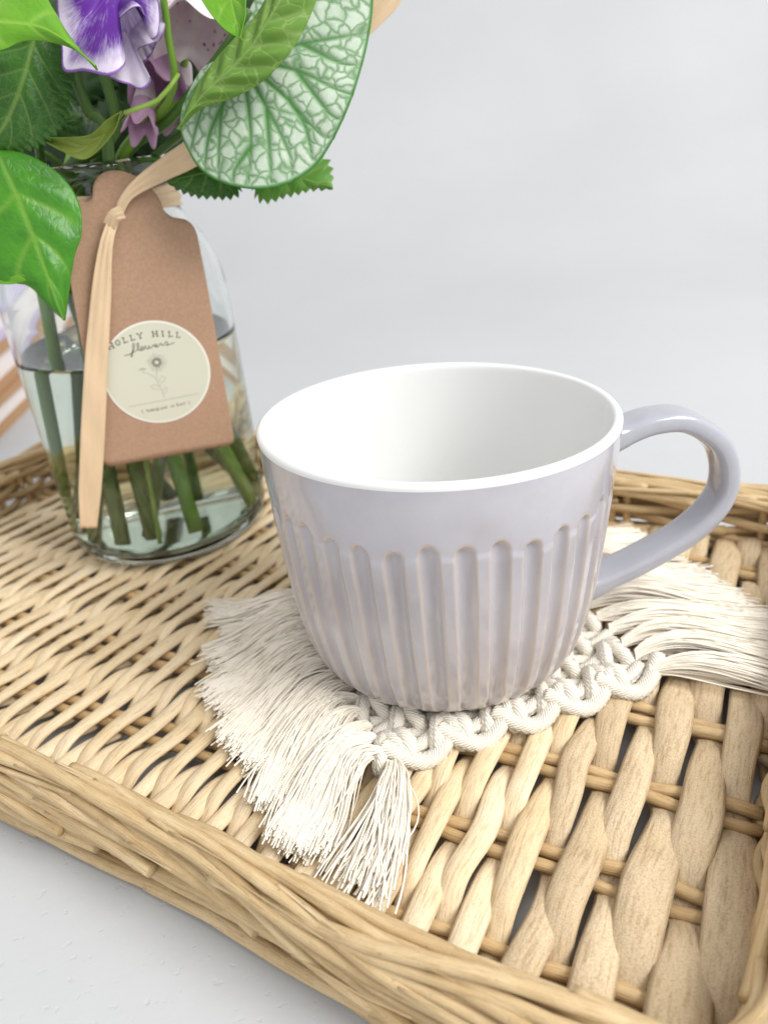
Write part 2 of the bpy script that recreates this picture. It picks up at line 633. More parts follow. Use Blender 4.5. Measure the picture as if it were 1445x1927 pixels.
def build_mug():
    mug = thing('mug', MUG, 'pale lilac grey stoneware mug with fluted sides and white inside', 'mug')
    m, nt, b = new_mat('lilac_glaze')
    at = nd(nt, 'ShaderNodeAttribute', attribute_name='mask')
    tc = nd(nt, 'ShaderNodeTexCoord')
    n = noise(nt, tc.outputs['Object'], 26.0, 5, 0.65)
    base = mixc(nt, ramp(nt, n, [(0.3, (0, 0, 0)), (0.7, (1, 1, 1))]), (0.40, 0.392, 0.432), (0.50, 0.487, 0.53))
    col = mixc(nt, math_(nt, 'MULTIPLY', at.outputs['Fac'], 0.6), base, (0.60, 0.47, 0.36))  # tan reflections of tray and coaster put into the colour along flute edges
    v = noise(nt, tc.outputs['Object'], 420.0, 2, 0.7)
    spk = ramp(nt, v, [(0.775, (0, 0, 0)), (0.80, (1, 1, 1))])
    col = mixc(nt, math_(nt, 'MULTIPLY', spk, 0.6), col, (0.16, 0.13, 0.12))
    nt.links.new(col, b.inputs['Base Color'])
    b.inputs['Roughness'].default_value = 0.15
    b.inputs['Coat Weight'].default_value = 0.6
    b.inputs['Coat Roughness'].default_value = 0.04
    bump(nt, b, noise(nt, tc.outputs['Object'], 55.0, 3, 0.45), 0.16, 0.0012)
    mw, ntw, bw = new_mat('white_glaze')
    at = nd(ntw, 'ShaderNodeAttribute', attribute_name='mask')
    tcw = nd(ntw, 'ShaderNodeTexCoord')
    nw = noise(ntw, tcw.outputs['Object'], 60.0, 3)
    ntw.links.new(mixc(ntw, nw, (0.77, 0.77, 0.755), (0.79, 0.79, 0.78)), bw.inputs['Base Color'])
    bw.inputs['Roughness'].default_value = 0.10
    # body profile (r, z above base)
    Hh = 8.22
    prof = [(2.95, 0.0), (3.35, 0.02), (3.75, 0.14), (4.10, 0.42), (4.36, 0.85), (4.54, 1.4), (4.70, 2.15), (4.84, 3.1), (4.95, 4.2), (5.05, 5.4), (5.13, 6.5), (5.19, 7.3), (5.22, 7.9), (5.23, 8.05)]
    pr = catmull(prof, 150)
    nphi = 36 * 20
    ph = np.linspace(0, 2 * np.pi, nphi, endpoint=False)
    z = pr[:, 1][:, None]
    r = pr[:, 0][:, None]
    N = 36
    x = ((ph[None] * N / (2 * np.pi) + 0.16 * (z - 6) / 6.0 * 1.0 + 0.37) % 1.0) - 0.5         # -0.5..0.5 across one flute
    half = 0.305
    q = np.clip(1 - (x / half) ** 2, 0, 1)
    ztop = 6.15 + 0.30 * np.sqrt(q) + 0.10 * np.sin(ph[None] * 7) + 0.06 * np.sin(ph[None] * 17)
    zbot = 0.06 + 0.32 * (np.abs(x) / half) ** 1.5
    mt = np.clip((ztop - z) / 0.15, 0, 1)
    mt = mt * mt * (3 - 2 * mt)
    mb = np.clip((z - zbot) / 0.6, 0, 1)
    mb = mb * mb * (3 - 2 * mb)
    dep = 0.165 * np.sqrt(q) * q ** 0.35 * mt * mb
    rr = r - dep + 0.02 * (1 - q) * mt * mb
    edge = 0.7 * np.exp(-((np.abs(x) - half) / 0.055) ** 2) * mt * mb + np.exp(-((z - ztop + 0.03) / 0.07) ** 2) * (q > 0.02)
    edge += 0.8 * np.exp(-((z - zbot - 0.1) / 0.15) ** 2) * (np.abs(x) < 0.5)
    tx, ty = -0.018, -0.050                                   # the mug stands a little askew on the knots
    P = np.zeros((len(pr), nphi, 3))
    P[..., 0] = rr * np.cos(ph)
    P[..., 1] = rr * np.sin(ph)
    P[..., 2] = z

    def place(P):
        Q = P.copy()
        Q[..., 2] += tx * P[..., 0] + ty * P[..., 1]
        Q[..., 0] -= tx * P[..., 2]
        Q[..., 1] -= ty * P[..., 2] - 0.0
        Q[..., :2] *= 1.015
        return Q + MUG + V(0, -0.22, 0)
    g = G()
    g.grid(place(P), at=np.clip(edge, 0, 1), close=True)
    # underside
    foot = np.array([(2.95, 0.0), (2.8, 0.02), (2.7, 0.12), (0.02, 0.14)])
    F = np.zeros((4, nphi, 3))
    F[..., 0] = foot[:, :1] * np.cos(ph)
    F[..., 1] = foot[:, :1] * np.sin(ph)
    F[..., 2] = foot[:, 1:]
    g.grid(place(F), close=True, flip=True)
    g.build('body', m, mug)
    inn = catmull([(5.23, 8.05), (5.225, 8.15), (5.17, 8.22), (5.08, 8.24), (4.99, 8.20), (4.95, 8.1), (4.93, 7.8), (4.88, 6.5), (4.80, 4.8), (4.68, 3.2), (4.42, 2.0), (3.9, 1.2), (3.1, 0.72), (1.8, 0.55), (0.01, 0.5)], 110)
    ph2 = np.linspace(0, 2 * np.pi, 160, endpoint=False)
    I = np.zeros((len(inn), 160, 3))
    I[..., 0] = inn[:, :1] * np.cos(ph2)
    I[..., 1] = inn[:, :1] * np.sin(ph2)
    I[..., 2] = inn[:, 1:]
    g = G()
    g.grid(place(I), close=True)
    g.build('inside', mw, mug)
    # handle
    az = math.radians(4)
    c = catmull([(5.08, 6.86), (5.55, 6.95), (6.6, 7.22), (7.65, 7.12), (8.75, 6.3), (9.2, 5.2), (9.05, 4.15), (8.15, 3.15), (6.6, 2.28), (5.4, 1.80), (4.66, 1.58)], 90)
    path = np.stack([c[:, 0] * math.cos(az), c[:, 0] * math.sin(az), c[:, 1]], 1)
    t = np.linspace(0, 1, 90)
    wide = 0.62 + 0.14 * np.exp(-(t / 0.07) ** 2) + 0.14 * np.exp(-((1 - t) / 0.07) ** 2) + 0.03 * np.sin(t * 9)
    thick = 0.335 + 0.2 * np.exp(-(t / 0.05) ** 2) + 0.12 * np.exp(-((1 - t) / 0.06) ** 2)
    # squarish strap section
    N_ = 90
    T = nrm(np.gradient(path, axis=0))
    A = np.tile(V(-math.sin(az), math.cos(az), 0), (N_, 1))
    B = np.cross(T, A)
    seg = 28
    a = np.linspace(0, 2 * np.pi, seg, endpoint=False)
    ca, sa = np.cos(a), np.sin(a)
    e = 0.6
    cs = np.sign(ca) * np.abs(ca) ** e
    sn = np.sign(sa) * np.abs(sa) ** e
    Hd = path[:, None] + A[:, None] * (wide[:, None] * cs)[..., None] + B[:, None] * (thick[:, None] * sn)[..., None]
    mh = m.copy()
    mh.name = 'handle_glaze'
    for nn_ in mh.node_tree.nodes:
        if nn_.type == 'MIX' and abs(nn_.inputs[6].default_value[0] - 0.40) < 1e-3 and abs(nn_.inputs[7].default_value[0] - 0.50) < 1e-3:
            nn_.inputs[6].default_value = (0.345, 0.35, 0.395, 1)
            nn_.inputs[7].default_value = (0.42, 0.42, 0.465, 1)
    g = G()
    g.grid(place(Hd), close=True, flip=True)
    g.build('handle', mh, mug)
    return mug


build_mug()

# ------------------------------------------------------------------ macrame coaster
CO = V(-0.60, 15.05, 1.18)
CA = math.radians(16.0)
E1, E2 = V(math.cos(CA), math.sin(CA), 0), V(-math.sin(CA), math.cos(CA), 0)
CW, CL = 8.75, 8.9


def pq(p, q, z):
    p, q, z = np.broadcast_arrays(np.asarray(p, float), np.asarray(q, float), np.asarray(z, float))
    return CO + p[..., None] * E1 + q[..., None] * E2 + z[..., None] * V(0, 0, 1)


def build_coaster():
    co = thing('macrame_coaster', CO + V(4, 4, 0), 'cream cotton macrame coaster with long fringes under the mug', 'coaster')
    R = 0.225

    def rope(P, r=R, name='cord'):
        g = G()
        L = np.linalg.norm(np.diff(P, axis=0), axis=1).sum()
        P = resample(P, max(10, int(L / 0.055)))
        g.tube(P, r, 20, ridges=9, ramp=0.26, twist=3.4)
        return g.build(name, M_cord, co)
    rows = 10
    dq = CL / rows
    per = 1.75
    # lengthwise cords, waving apart and together
    for j in range(rows):
        for sgn in (-1, 1):
            p = np.linspace(0.0, CW, 120)
            q = (j + 0.5) * dq + sgn * 0.26 * np.sin(np.pi * p / per + (j % 2) * np.pi / 2) + 0.03 * np.sin(p * 3 + j)
            z = 0.20 + 0.10 * sgn * np.cos(np.pi * p / per + (j % 2) * np.pi / 2)
            rope(pq(p, q, z), R * 0.95)
    # knots: each a pair of wraps over the cords with a locking loop
    nk = int(CW / per) + 1
    for j in range(rows):
        for i in range(nk):
            p0 = (i + (0.5 if j % 2 else 0.0)) * per + 0.25
            if p0 > CW - 0.1:
                continue
            g = G()
            jit = rng.uniform(-0.12, 0.12, 4)
            q0 = (j + 0.5) * dq + jit[0]
            for dp, sl, rr in ((-0.24, 0.22, 1.0), (0.20, -0.16, 1.05)):
                th = np.linspace(-0.35, np.pi + 0.35, 34)
                P = pq(p0 + dp + sl * np.cos(th) + jit[1], q0 + 0.47 * np.cos(th), 0.14 + (0.36 + jit[2] * 0.5) * np.sin(th))
                P = resample(P, 34)
                g.tube(P, R * rr, 20, ridges=9, ramp=0.26, twist=3.4)
            th = np.linspace(0, 2 * np.pi, 40)
            P = pq(p0 + 0.02 + 0.42 * np.cos(th) * 0.9 + 0.10, q0 + 0.44 + 0.17 * np.sin(th), 0.26 + 0.12 * np.cos(th))
            g.tube(P, R * 0.85, 14, ridges=7, ramp=0.16, twist=3.6, cap=False)
            g.build('knot', M_cord, co)
    # rope loops along the near edge
    for i in range(5):
        p0 = 0.35 + i * per
        t = np.linspace(0, 1, 50)
        p = p0 - 0.28 + t * (per + 0.55) - 0.05
        q = 0.30 - 0.62 * np.sin(np.pi * t) ** 0.8 + 0.12 * t
        z = 0.42 - 0.25 * np.sin(np.pi * t) + 0.12 * np.cos(2 * np.pi * t)
        rope(pq(p, q, z), R * 1.12, 'edge_loop')
        # the eye that the loop comes out of
        th = np.linspace(-0.4, np.pi + 0.6, 40)
        rope(pq(p0 + 0.10 + 0.30 * np.sin(th * 0.8), 0.30 + 0.36 * np.cos(th), 0.22 + 0.34 * np.sin(th)), R * 1.1, 'knot')
    # back edge loops
    for i in range(5):
        p0 = 0.35 + i * per
        t = np.linspace(0, 1, 40)
        rope(pq(p0 - 0.2 + t * (per + 0.4), CL - 0.3 + 0.55 * np.sin(np.pi * t) ** 0.8, 0.38 - 0.22 * np.sin(np.pi * t)), R * 1.1, 'edge_loop')

    # fringe
    def tassel(E, d0, T, nst, spread, zend, hump, wig=0.17, endj=0.35, r0=0.19):
        g = G()
        E, T = np.asarray(E, float), np.asarray(T, float)
        ax = nrm(T - E)
        sd = nrm(np.cross(ax, V(0, 0, 1)))
        L = np.linalg.norm(T - E)
        n = 16
        t = np.linspace(0, 1, n)
        locks = [(rng.uniform(2.5, 5.5), rng.uniform(0, 6), rng.normal(0, 0.16), rng.uniform(6, 11), rng.uniform(0, 6), rng.normal(0, 0.05), rng.normal(0, spread)) for _ in range(9)]
        for k in range(nst):
            lk = locks[int(rng.integers(9))]
            a, rr = rng.uniform(0, 2 * np.pi), math.sqrt(rng.uniform(0, 1)) * r0
            o0 = sd * rr * math.cos(a)
            h0 = rr * math.sin(a)
            lat = lk[6] * 0.8 + rng.normal(0, spread) * 0.6
            lat = np.clip(lat, -2.2 * spread, 2.2 * spread)
            ln = 1 + rng.normal(0, endj / max(L, 1)) * 0.5
            if rng.uniform() < 0.05:
                ln += rng.uniform(-0.3, 0.12)
            c1 = E + d0 * L * 0.33
            P = (1 - t[:, None]) ** 2 * E + 2 * (t * (1 - t))[:, None] * c1 + (t ** 2)[:, None] * (E + (T - E) * ln)
            f1, f2 = rng.uniform(2, 5), rng.uniform(5, 9)
            w_ = wig * (2.4 if rng.uniform() < 0.22 else 1.0) * (rng.normal() * np.sin(t * f1 + rng.uniform(0, 6)) * t + 0.5 * rng.normal() * np.sin(t * f2 + rng.uniform(0, 6)) * t)
            w_ = 0.7 * w_ + lk[2] * np.sin(lk[0] * t + lk[1]) * t + lk[5] * np.sin(lk[3] * t + lk[4]) * t
            P = P + o0 * (1 - 0.3 * t)[:, None] + sd * (lat * t ** 0.9 + w_)[:, None]
            lay = rng.uniform(0, 1)
            zf = zend + lay * 0.62 * (1 - 0.5 * t) + 0.03 * np.sin(t * f2 + k)
            z = (E[2] + h0) * (1 - t) ** 2 + zf * (1 - (1 - t) ** 2) + hump * lay * np.sin(np.pi * np.minimum(t * 1.25, 1)) 
            P[:, 2] = np.maximum(z, zend - 0.05)
            uu_, vv_ = P @ UA, P @ VB
            ex = np.maximum(0, uu_ - (U1 - 0.55 + np.interp(vv_, [8, 16, 20, 24, 29], [0.05, 0.40, 0.85, 1.4, 1.9])))   # threads that reach the wall turn up along it
            P = P - ex[:, None] * UA + (0.55 * ex)[:, None] * V(0, 0, 1)
            g.tube(P, rng.uniform(0.021, 0.033), 4, cap=False)
        o = g.build('tassel', M_fringe, co)
        o['kind'] = 'stuff'
        return o
    # left side: (fraction along the edge, tip)
    tips = np.array([(0.00, -2.45, 12.2), (0.12, -3.15, 12.9), (0.28, -3.95, 14.2), (0.45, -4.75, 15.7), (0.62, -5.55, 17.9), (0.80, -6.25, 20.0), (0.92, -6.75, 21.9), (1.0, -6.55, 24.0)])
    nt_ = 15
    for k in range(nt_):
        f = (k + 0.3) / nt_
        E = pq(-0.12, f * CL, 0.42 + rng.uniform(-0.06, 0.12))
        tx_, ty_ = np.interp(f, tips[:, 0], tips[:, 1]), np.interp(f, tips[:, 0], tips[:, 2])
        jit = rng.normal(0, 0.24, 2)
        tassel(E, nrm(-E1 + E2 * rng.uniform(-0.35, 0.35) + V(0, 0.0, 0.12)), V(tx_ + jit[0], ty_ + jit[1], 1.3), 270, 0.32, 1.26, 0.42)
    # loose tuft at the near corner
    tassel(pq(0.05, -0.18, 0.35), nrm(-E2 - 0.2 * E1), V(-1.75, 11.45, 1.3), 75, 0.30, 1.30, 0.30, 0.16, 0.8, 0.13)
    tassel(pq(0.25, -0.15, 0.32), nrm(-E2), V(-1.15, 11.3, 1.3), 75, 0.24, 1.30, 0.25, 0.16, 1.0, 0.13)
    # right side
    tipr = np.array([(0.00, 12.6, 16.2), (0.15, 12.9, 17.6), (0.30, 12.7, 19.3), (0.5, 11.9, 21.3), (0.7, 11.3, 23.0), (0.86, 10.6, 24.9), (1.0, 9.7, 26.6)])
    nt_ = 12
    for k in range(nt_):
        f = (k + 0.15) / nt_
        E = pq(CW + 0.05, f * CL, 0.38 + rng.uniform(-0.06, 0.1))
        tx_, ty_ = np.interp(f, tipr[:, 0], tipr[:, 1]), np.interp(f, tipr[:, 0], tipr[:, 2])
        jit = rng.normal(0, 0.2, 2)
        tassel(E, nrm(E1 + E2 * rng.uniform(-0.3, 0.3) + V(0, 0, 0.1)), V(tx_ + jit[0], ty_ + jit[1], 1.3), 240, 0.27, 1.28, 0.36, 0.10)


build_coaster()

# ------------------------------------------------------------------ jar, water
JX, JY, JZ = -9.98, 31.1, 1.22


def lathe(prof, n, org):
    ph = np.linspace(0, 2 * np.pi, n, endpoint=False)
    prof = np.asarray(prof, float)
    P = np.zeros((len(prof), n, 3))
    P[..., 0] = prof[:, :1] * np.cos(ph) + org[0]
    P[..., 1] = prof[:, :1] * np.sin(ph) + org[1]
    P[..., 2] = prof[:, 1:] + org[2]
    return P


WATER_Z = 8.9


def build_jar():
    m, nt, b = new_mat('clear_glass')
    b.inputs['Base Color'].default_value = (0.955, 0.98, 0.97, 1)
    b.inputs['Transmission Weight'].default_value = 1.0
    b.inputs['Roughness'].default_value = 0.0
    b.inputs['IOR'].default_value = 1.47
    out = catmull([(0.02, 0.12), (2.6, 0.10), (3.4, 0.0), (3.85, 0.05), (4.25, 0.3), (4.42, 0.75), (4.45, 1.5), (4.45, 5.0), (4.45, 9.5), (4.42, 10.6), (4.28, 11.5), (3.95, 12.4), (3.5, 13.1), (3.2, 13.6), (3.12, 14.0), (3.12, 15.0), (3.26, 15.2), (3.30, 15.4), (3.24, 15.58), (3.1, 15.62)], 120)
    inn = catmull([(3.1, 15.62), (2.96, 15.5), (2.92, 15.0), (2.92, 14.0), (3.0, 13.5), (3.3, 13.0), (3.75, 12.3), (4.08, 11.4), (4.20, 10.5), (4.23, 9.5), (4.23, 5.0), (4.23, 1.6), (4.15, 1.0), (3.8, 0.62), (3.0, 0.52), (0.02, 0.56)], 110)
    g = G()
    g.grid(lathe(np.vstack([out, inn[1:]]), 128, (JX, JY, JZ)), close=True)
    jar = g.build('glass_jar', m, None, V(JX, JY, JZ))
    tag(jar, 'clear glass jar of water holding the flowers at the back of the tray', 'jar')
    mw, ntw, bw = new_mat('water')
    bw.inputs['Base Color'].default_value = (0.91, 0.97, 0.88, 1)
    bw.inputs['Transmission Weight'].default_value = 1.0
    bw.inputs['Roughness'].default_value = 0.0
    bw.inputs['IOR'].default_value = 1.33
    o = 0.03
    wp = catmull([(0.02, 0.56 - o), (3.0, 0.52 - o), (3.8 + o * .7, 0.62 - o * .7), (4.15 + o, 1.0), (4.23 + o, 1.6), (4.23 + o, 5.0), (4.23 + o, WATER_Z)], 60)
    wp = np.vstack([wp, [(4.1, WATER_Z - 0.04), (3.9, WATER_Z - 0.07), (0.02, WATER_Z - 0.08)]])
    g = G()
    g.grid(lathe(wp, 128, (JX, JY, JZ)), close=True)
    w = g.build('water', mw, None, V(JX, JY, JZ))
    tag(w, 'clear water filling the lower two thirds of the jar', 'water', kind='stuff')


build_jar()


# ------------------------------------------------------------------ foliage materials
def leaf_mat(name, c1, c2, vein, rough=0.4, quilt=0.0, vscale=1.0, trans=0.25, under=None, coat=0.0, vw=1.0):
    m, nt, b = new_mat(name)
    at = nd(nt, 'ShaderNodeAttribute', attribute_name='mask')
    n = noise(nt, uvmap(nt, 1, 1, False), 0.9, 4, 0.6)
    col = mixc(nt, ramp(nt, n, [(0.3, (0, 0, 0)), (0.7, (1, 1, 1))]), c1, c2)
    vf = math_(nt, 'MULTIPLY', at.outputs['Fac'], vw, clamp=True)
    h = None
    if quilt:
        vo = nd(nt, 'ShaderNodeTexVoronoi', feature='DISTANCE_TO_EDGE', i_Scale=vscale)
        nz = nd(nt, 'ShaderNodeTexNoise', i_Scale=2.5, i_Detail=2.0)
        uvv = uvmap(nt, 1, 1, False)
        nt.links.new(uvv, nz.inputs['Vector'])
        vm = nd(nt, 'ShaderNodeVectorMath', operation='MULTIPLY_ADD')
        nt.links.new(nz.outputs['Color'], vm.inputs[0])
        vm.inputs[1].default_value = (0.34, 0.34, 0)
        nt.links.new(uvv, vm.inputs[2])
        nt.links.new(vm.outputs[0], vo.inputs['Vector'])
        e = ramp(nt, vo.outputs[0], [(0.0, (1, 1, 1)), (0.05 if quilt < 1 else 0.17, (0, 0, 0))])
        if quilt >= 1:
            v2 = nd(nt, 'ShaderNodeTexVoronoi', feature='DISTANCE_TO_EDGE', i_Scale=vscale * 2.6)
            nt.links.new(vm.outputs[0], v2.inputs['Vector'])
            e2 = ramp(nt, v2.outputs[0], [(0.0, (1, 1, 1)), (0.07, (0, 0, 0))])
            e = math_(nt, 'MAXIMUM', math_(nt, 'MULTIPLY', e, 0.8), math_(nt, 'MULTIPLY', e2, 0.16))
        vf = math_(nt, 'MAXIMUM', vf, math_(nt, 'MULTIPLY', e, min(quilt, 1.0)))
        h = ramp(nt, vo.outputs[0], [(0.0, (0, 0, 0)), (0.22, (1, 1, 1))])
    col = mixc(nt, vf, col, vein)
    nt.links.new(col, b.inputs['Base Color'])
    b.inputs['Roughness'].default_value = rough
    b.inputs['Coat Weight'].default_value = coat * 0.5
    b.inputs['Coat Roughness'].default_value = 0.15
    hh = noise(nt, uvmap(nt, 1, 1, False), 14.0, 3, 0.6)
    if h is not None:
        hh = math_(nt, 'ADD', math_(nt, 'MULTIPLY', hh, 0.12), h)
        bump(nt, b, hh, 0.16, 0.0006)
    else:
        bump(nt, b, hh, 0.12, 0.0006)
    tr = nd(nt, 'ShaderNodeBsdfTranslucent')
    nt.links.new(col, tr.inputs[0])
    mx = nd(nt, 'ShaderNodeMixShader')
    mx.inputs[0].default_value = trans
    nt.links.new(b.outputs[0], mx.inputs[1])
    nt.links.new(tr.outputs[0], mx.inputs[2])
    nt.links.new(mx.outputs[0], nt.nodes['Material Output'].inputs[0])
    return m


M_ivy = leaf_mat('ivy_leaf', (0.04, 0.22, 0.006), (0.075, 0.33, 0.010), (0.20, 0.42, 0.04), 0.36, coat=0.22, trans=0.3, quilt=0.16, vscale=3.4)
M_ivy2 = leaf_mat('young_ivy_leaf', (0.12, 0.37, 0.010), (0.19, 0.46, 0.018), (0.30, 0.55, 0.06), 0.32, coat=0.3, trans=0.35, quilt=0.14, vscale=3.0)
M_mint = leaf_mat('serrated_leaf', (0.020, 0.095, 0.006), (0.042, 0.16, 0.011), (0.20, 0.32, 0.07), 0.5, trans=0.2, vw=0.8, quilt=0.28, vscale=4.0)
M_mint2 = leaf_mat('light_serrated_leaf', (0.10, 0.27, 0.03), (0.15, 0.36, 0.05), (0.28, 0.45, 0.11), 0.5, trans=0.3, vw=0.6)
M_fill = leaf_mat('shade_leaf', (0.010, 0.038, 0.005), (0.018, 0.058, 0.008), (0.04, 0.08, 0.02), 0.5, trans=0.12, vw=0.6)  # near-black green: shade inside the bunch put into the leaf colour
M_silver = leaf_mat('silver_leaf', (0.46, 0.56, 0.43), (0.60, 0.68, 0.56), (0.04, 0.19, 0.02), 0.65, quilt=1.0, vscale=2.4, trans=0.15)
M_under = leaf_mat('leaf_underside', (0.13, 0.29, 0.035), (0.20, 0.37, 0.055), (0.34, 0.48, 0.15), 0.6, quilt=0.8, vscale=2.3, trans=0.3, vw=0.8)
M_olive = leaf_mat('olive_leaf', (0.22, 0.30, 0.05), (0.30, 0.38, 0.08), (0.34, 0.44, 0.12), 0.4, trans=0.3)


def stem_mat(name, c1, c2):
    m, nt, b = new_mat(name)
    n = noise(nt, uvmap(nt, 0.5, 3), 1.5, 4)
    nt.links.new(mixc(nt, n, c1, c2), b.inputs['Base Color'])
    b.inputs['Roughness'].default_value = 0.4
    bump(nt, b, noise(nt, uvmap(nt, 1.0, 14), 2.0, 3), 0.2, 0.0005)
    return m


M_stem = stem_mat('green_stem', (0.13, 0.28, 0.02), (0.20, 0.38, 0.04))
M_stemd = stem_mat('dark_stem', (0.05, 0.13, 0.015), (0.09, 0.19, 0.03))
M_stemb = stem_mat('brown_stem', (0.12, 0.075, 0.03), (0.16, 0.12, 0.05))
M_steml = stem_mat('lime_stem', (0.24, 0.40, 0.05), (0.30, 0.46, 0.08))


def leaf(name, parent, mat, mid, left, right, P0, n, cup=0.15, curl=0.0, serr=0.0, nteeth=14, veins=5, vslope=0.28, ns=90, nt=54, wav=0.0, solid=0.025, rib=0.05, vwid=0.018):
    """leaf blade between two edges and a midrib, lying on its own plane, cupped and curled out of it"""
    up_ = nrm(np.cross(n, V(0, 0, 1)))

    def cv(L):
        return resample(catmull([on(x, y, P0, n) for x, y in L], 200), ns)
    Mi, Le, Ri = cv(mid), cv(left), cv(right)
    s = np.linspace(0, 1, ns)
    t = np.linspace(-1, 1, nt)
    if serr:
        ser = serr * (((s * nteeth) % 1.0) - 0.3) * np.clip(np.sin(np.pi * s) * 3, 0, 1)
    else:
        ser = 0 * s
    P = np.zeros((ns, nt, 3))
    sc = np.linalg.norm(Le - Ri, axis=1).max()
    length = np.linalg.norm(np.diff(Mi, axis=0), axis=1).sum()
    for k, tt in enumerate(t):
        E = Le if tt < 0 else Ri
        a = abs(tt)
        d = E - Mi
        dl = np.linalg.norm(d, axis=1, keepdims=True)
        Pk = Mi + d * a + nrm(d) * (ser * a ** 3)[:, None]
        # teeth lean to the tip
        P[:, k] = Pk
    sv = s[:, None] - vslope * np.abs(t)[None] ** 0.85
    fr = sv * veins
    dist = np.abs(fr - np.round(fr)) / veins
    vein = np.exp(-(dist / vwid) ** 2) * (np.round(fr) >= 1) * (np.round(fr) <= veins - 1) * np.clip(1.15 - np.abs(t)[None] ** 2, 0, 1)
    wv = np.exp(-(np.abs(t)[None] * (np.sin(np.pi * np.clip(s, 0.05, 0.98)) + 0.25)[:, None] / 0.05) ** 2)
    vein = np.maximum(vein * 0.75, wv)
    off = cup * (np.abs(t)[None] ** 1.6) + curl * (s[:, None] - 0.4) ** 2 + wav * np.sin(s[:, None] * 11 + np.sign(t)[None]) * np.abs(t)[None] ** 2
    quilt = rib * (np.cos(2 * np.pi * fr) * -0.5) * np.sin(np.pi * np.clip(np.abs(t), 0, 1))[None] * np.clip(np.sin(np.pi * s), 0, 1)[:, None]
    P = P + n * (off + quilt - 0.02 * vein)[..., None]
    xy = np.stack([s[:, None] * length + 0 * t[None], t[None] * sc * 0.5 + 0 * s[:, None]], -1)
    g = G()
    g.grid(P, uv=xy, at=vein)
    o = g.build(name, mat, parent, solid=solid)
    return o, Mi


def leaf_fan(name, parent, mat, centre, outline, P0, n, dome=0.3, veins=(), nr=90, na=200, solid=0.03, vw=0.07, edge=True):
    """round leaf with ribs radiating from its stalk; the edge and ribs are given in its plane"""
    c = on(*centre, P0, n)
    O = resample(catmull([on(x, y, P0, n) for x, y in outline], 600), na)
    rho = np.linspace(0.0, 1, nr) ** 0.8
    P = c + (O - c)[None] * rho[:, None, None]
    ax = nrm(np.cross(V(0, 0, 1), n))
    ay = np.cross(n, ax)
    flat = np.stack([(P - c) @ ax, (P - c) @ ay], -1)
    mask = np.zeros((nr, na))
    for vn in veins:
        q = catmull([on(x, y, P0, n) for x, y in vn], 60)
        q = np.stack([(q - c) @ ax, (q - c) @ ay], -1)
        w = np.linspace(vw, vw * 0.35, 60)
        D = np.linalg.norm(flat[:, :, None] - q[None, None], axis=-1) / w
        mask = np.maximum(mask, np.exp(-D.min(-1) ** 2))
    lift = dome * (1 - rho ** 2)[:, None] - 0.07 * mask + 0.10 * np.sin(np.linspace(0, 2 * np.pi * 5, na))[None] * rho[:, None] ** 3
    P = P + n * lift[..., None]
    if edge:
        mask = np.maximum(mask, np.clip((rho - 0.965) / 0.02, 0, 1)[:, None])
    g = G()
    g.grid(P, uv=flat, at=mask)
    return g.build(name, mat, parent, solid=solid)


def stalk(name, parent, mat, pts, r, n=40, seg=9):
    P = catmull(pts, n)
    g = G()
    rr = np.interp(np.linspace(0, 1, n), np.linspace(0, 1, len(np.atleast_1d(r))), np.atleast_1d(r))
    g.tube(P, rr, seg)
    return g.build(name, mat, parent)


def J(dx, dy, z):
    return V(JX + dx, JY + dy, z)


def sprig(name, foot, label, cat, group='flowers and leaves in the jar'):
    return thing(name, foot, label, cat, group)


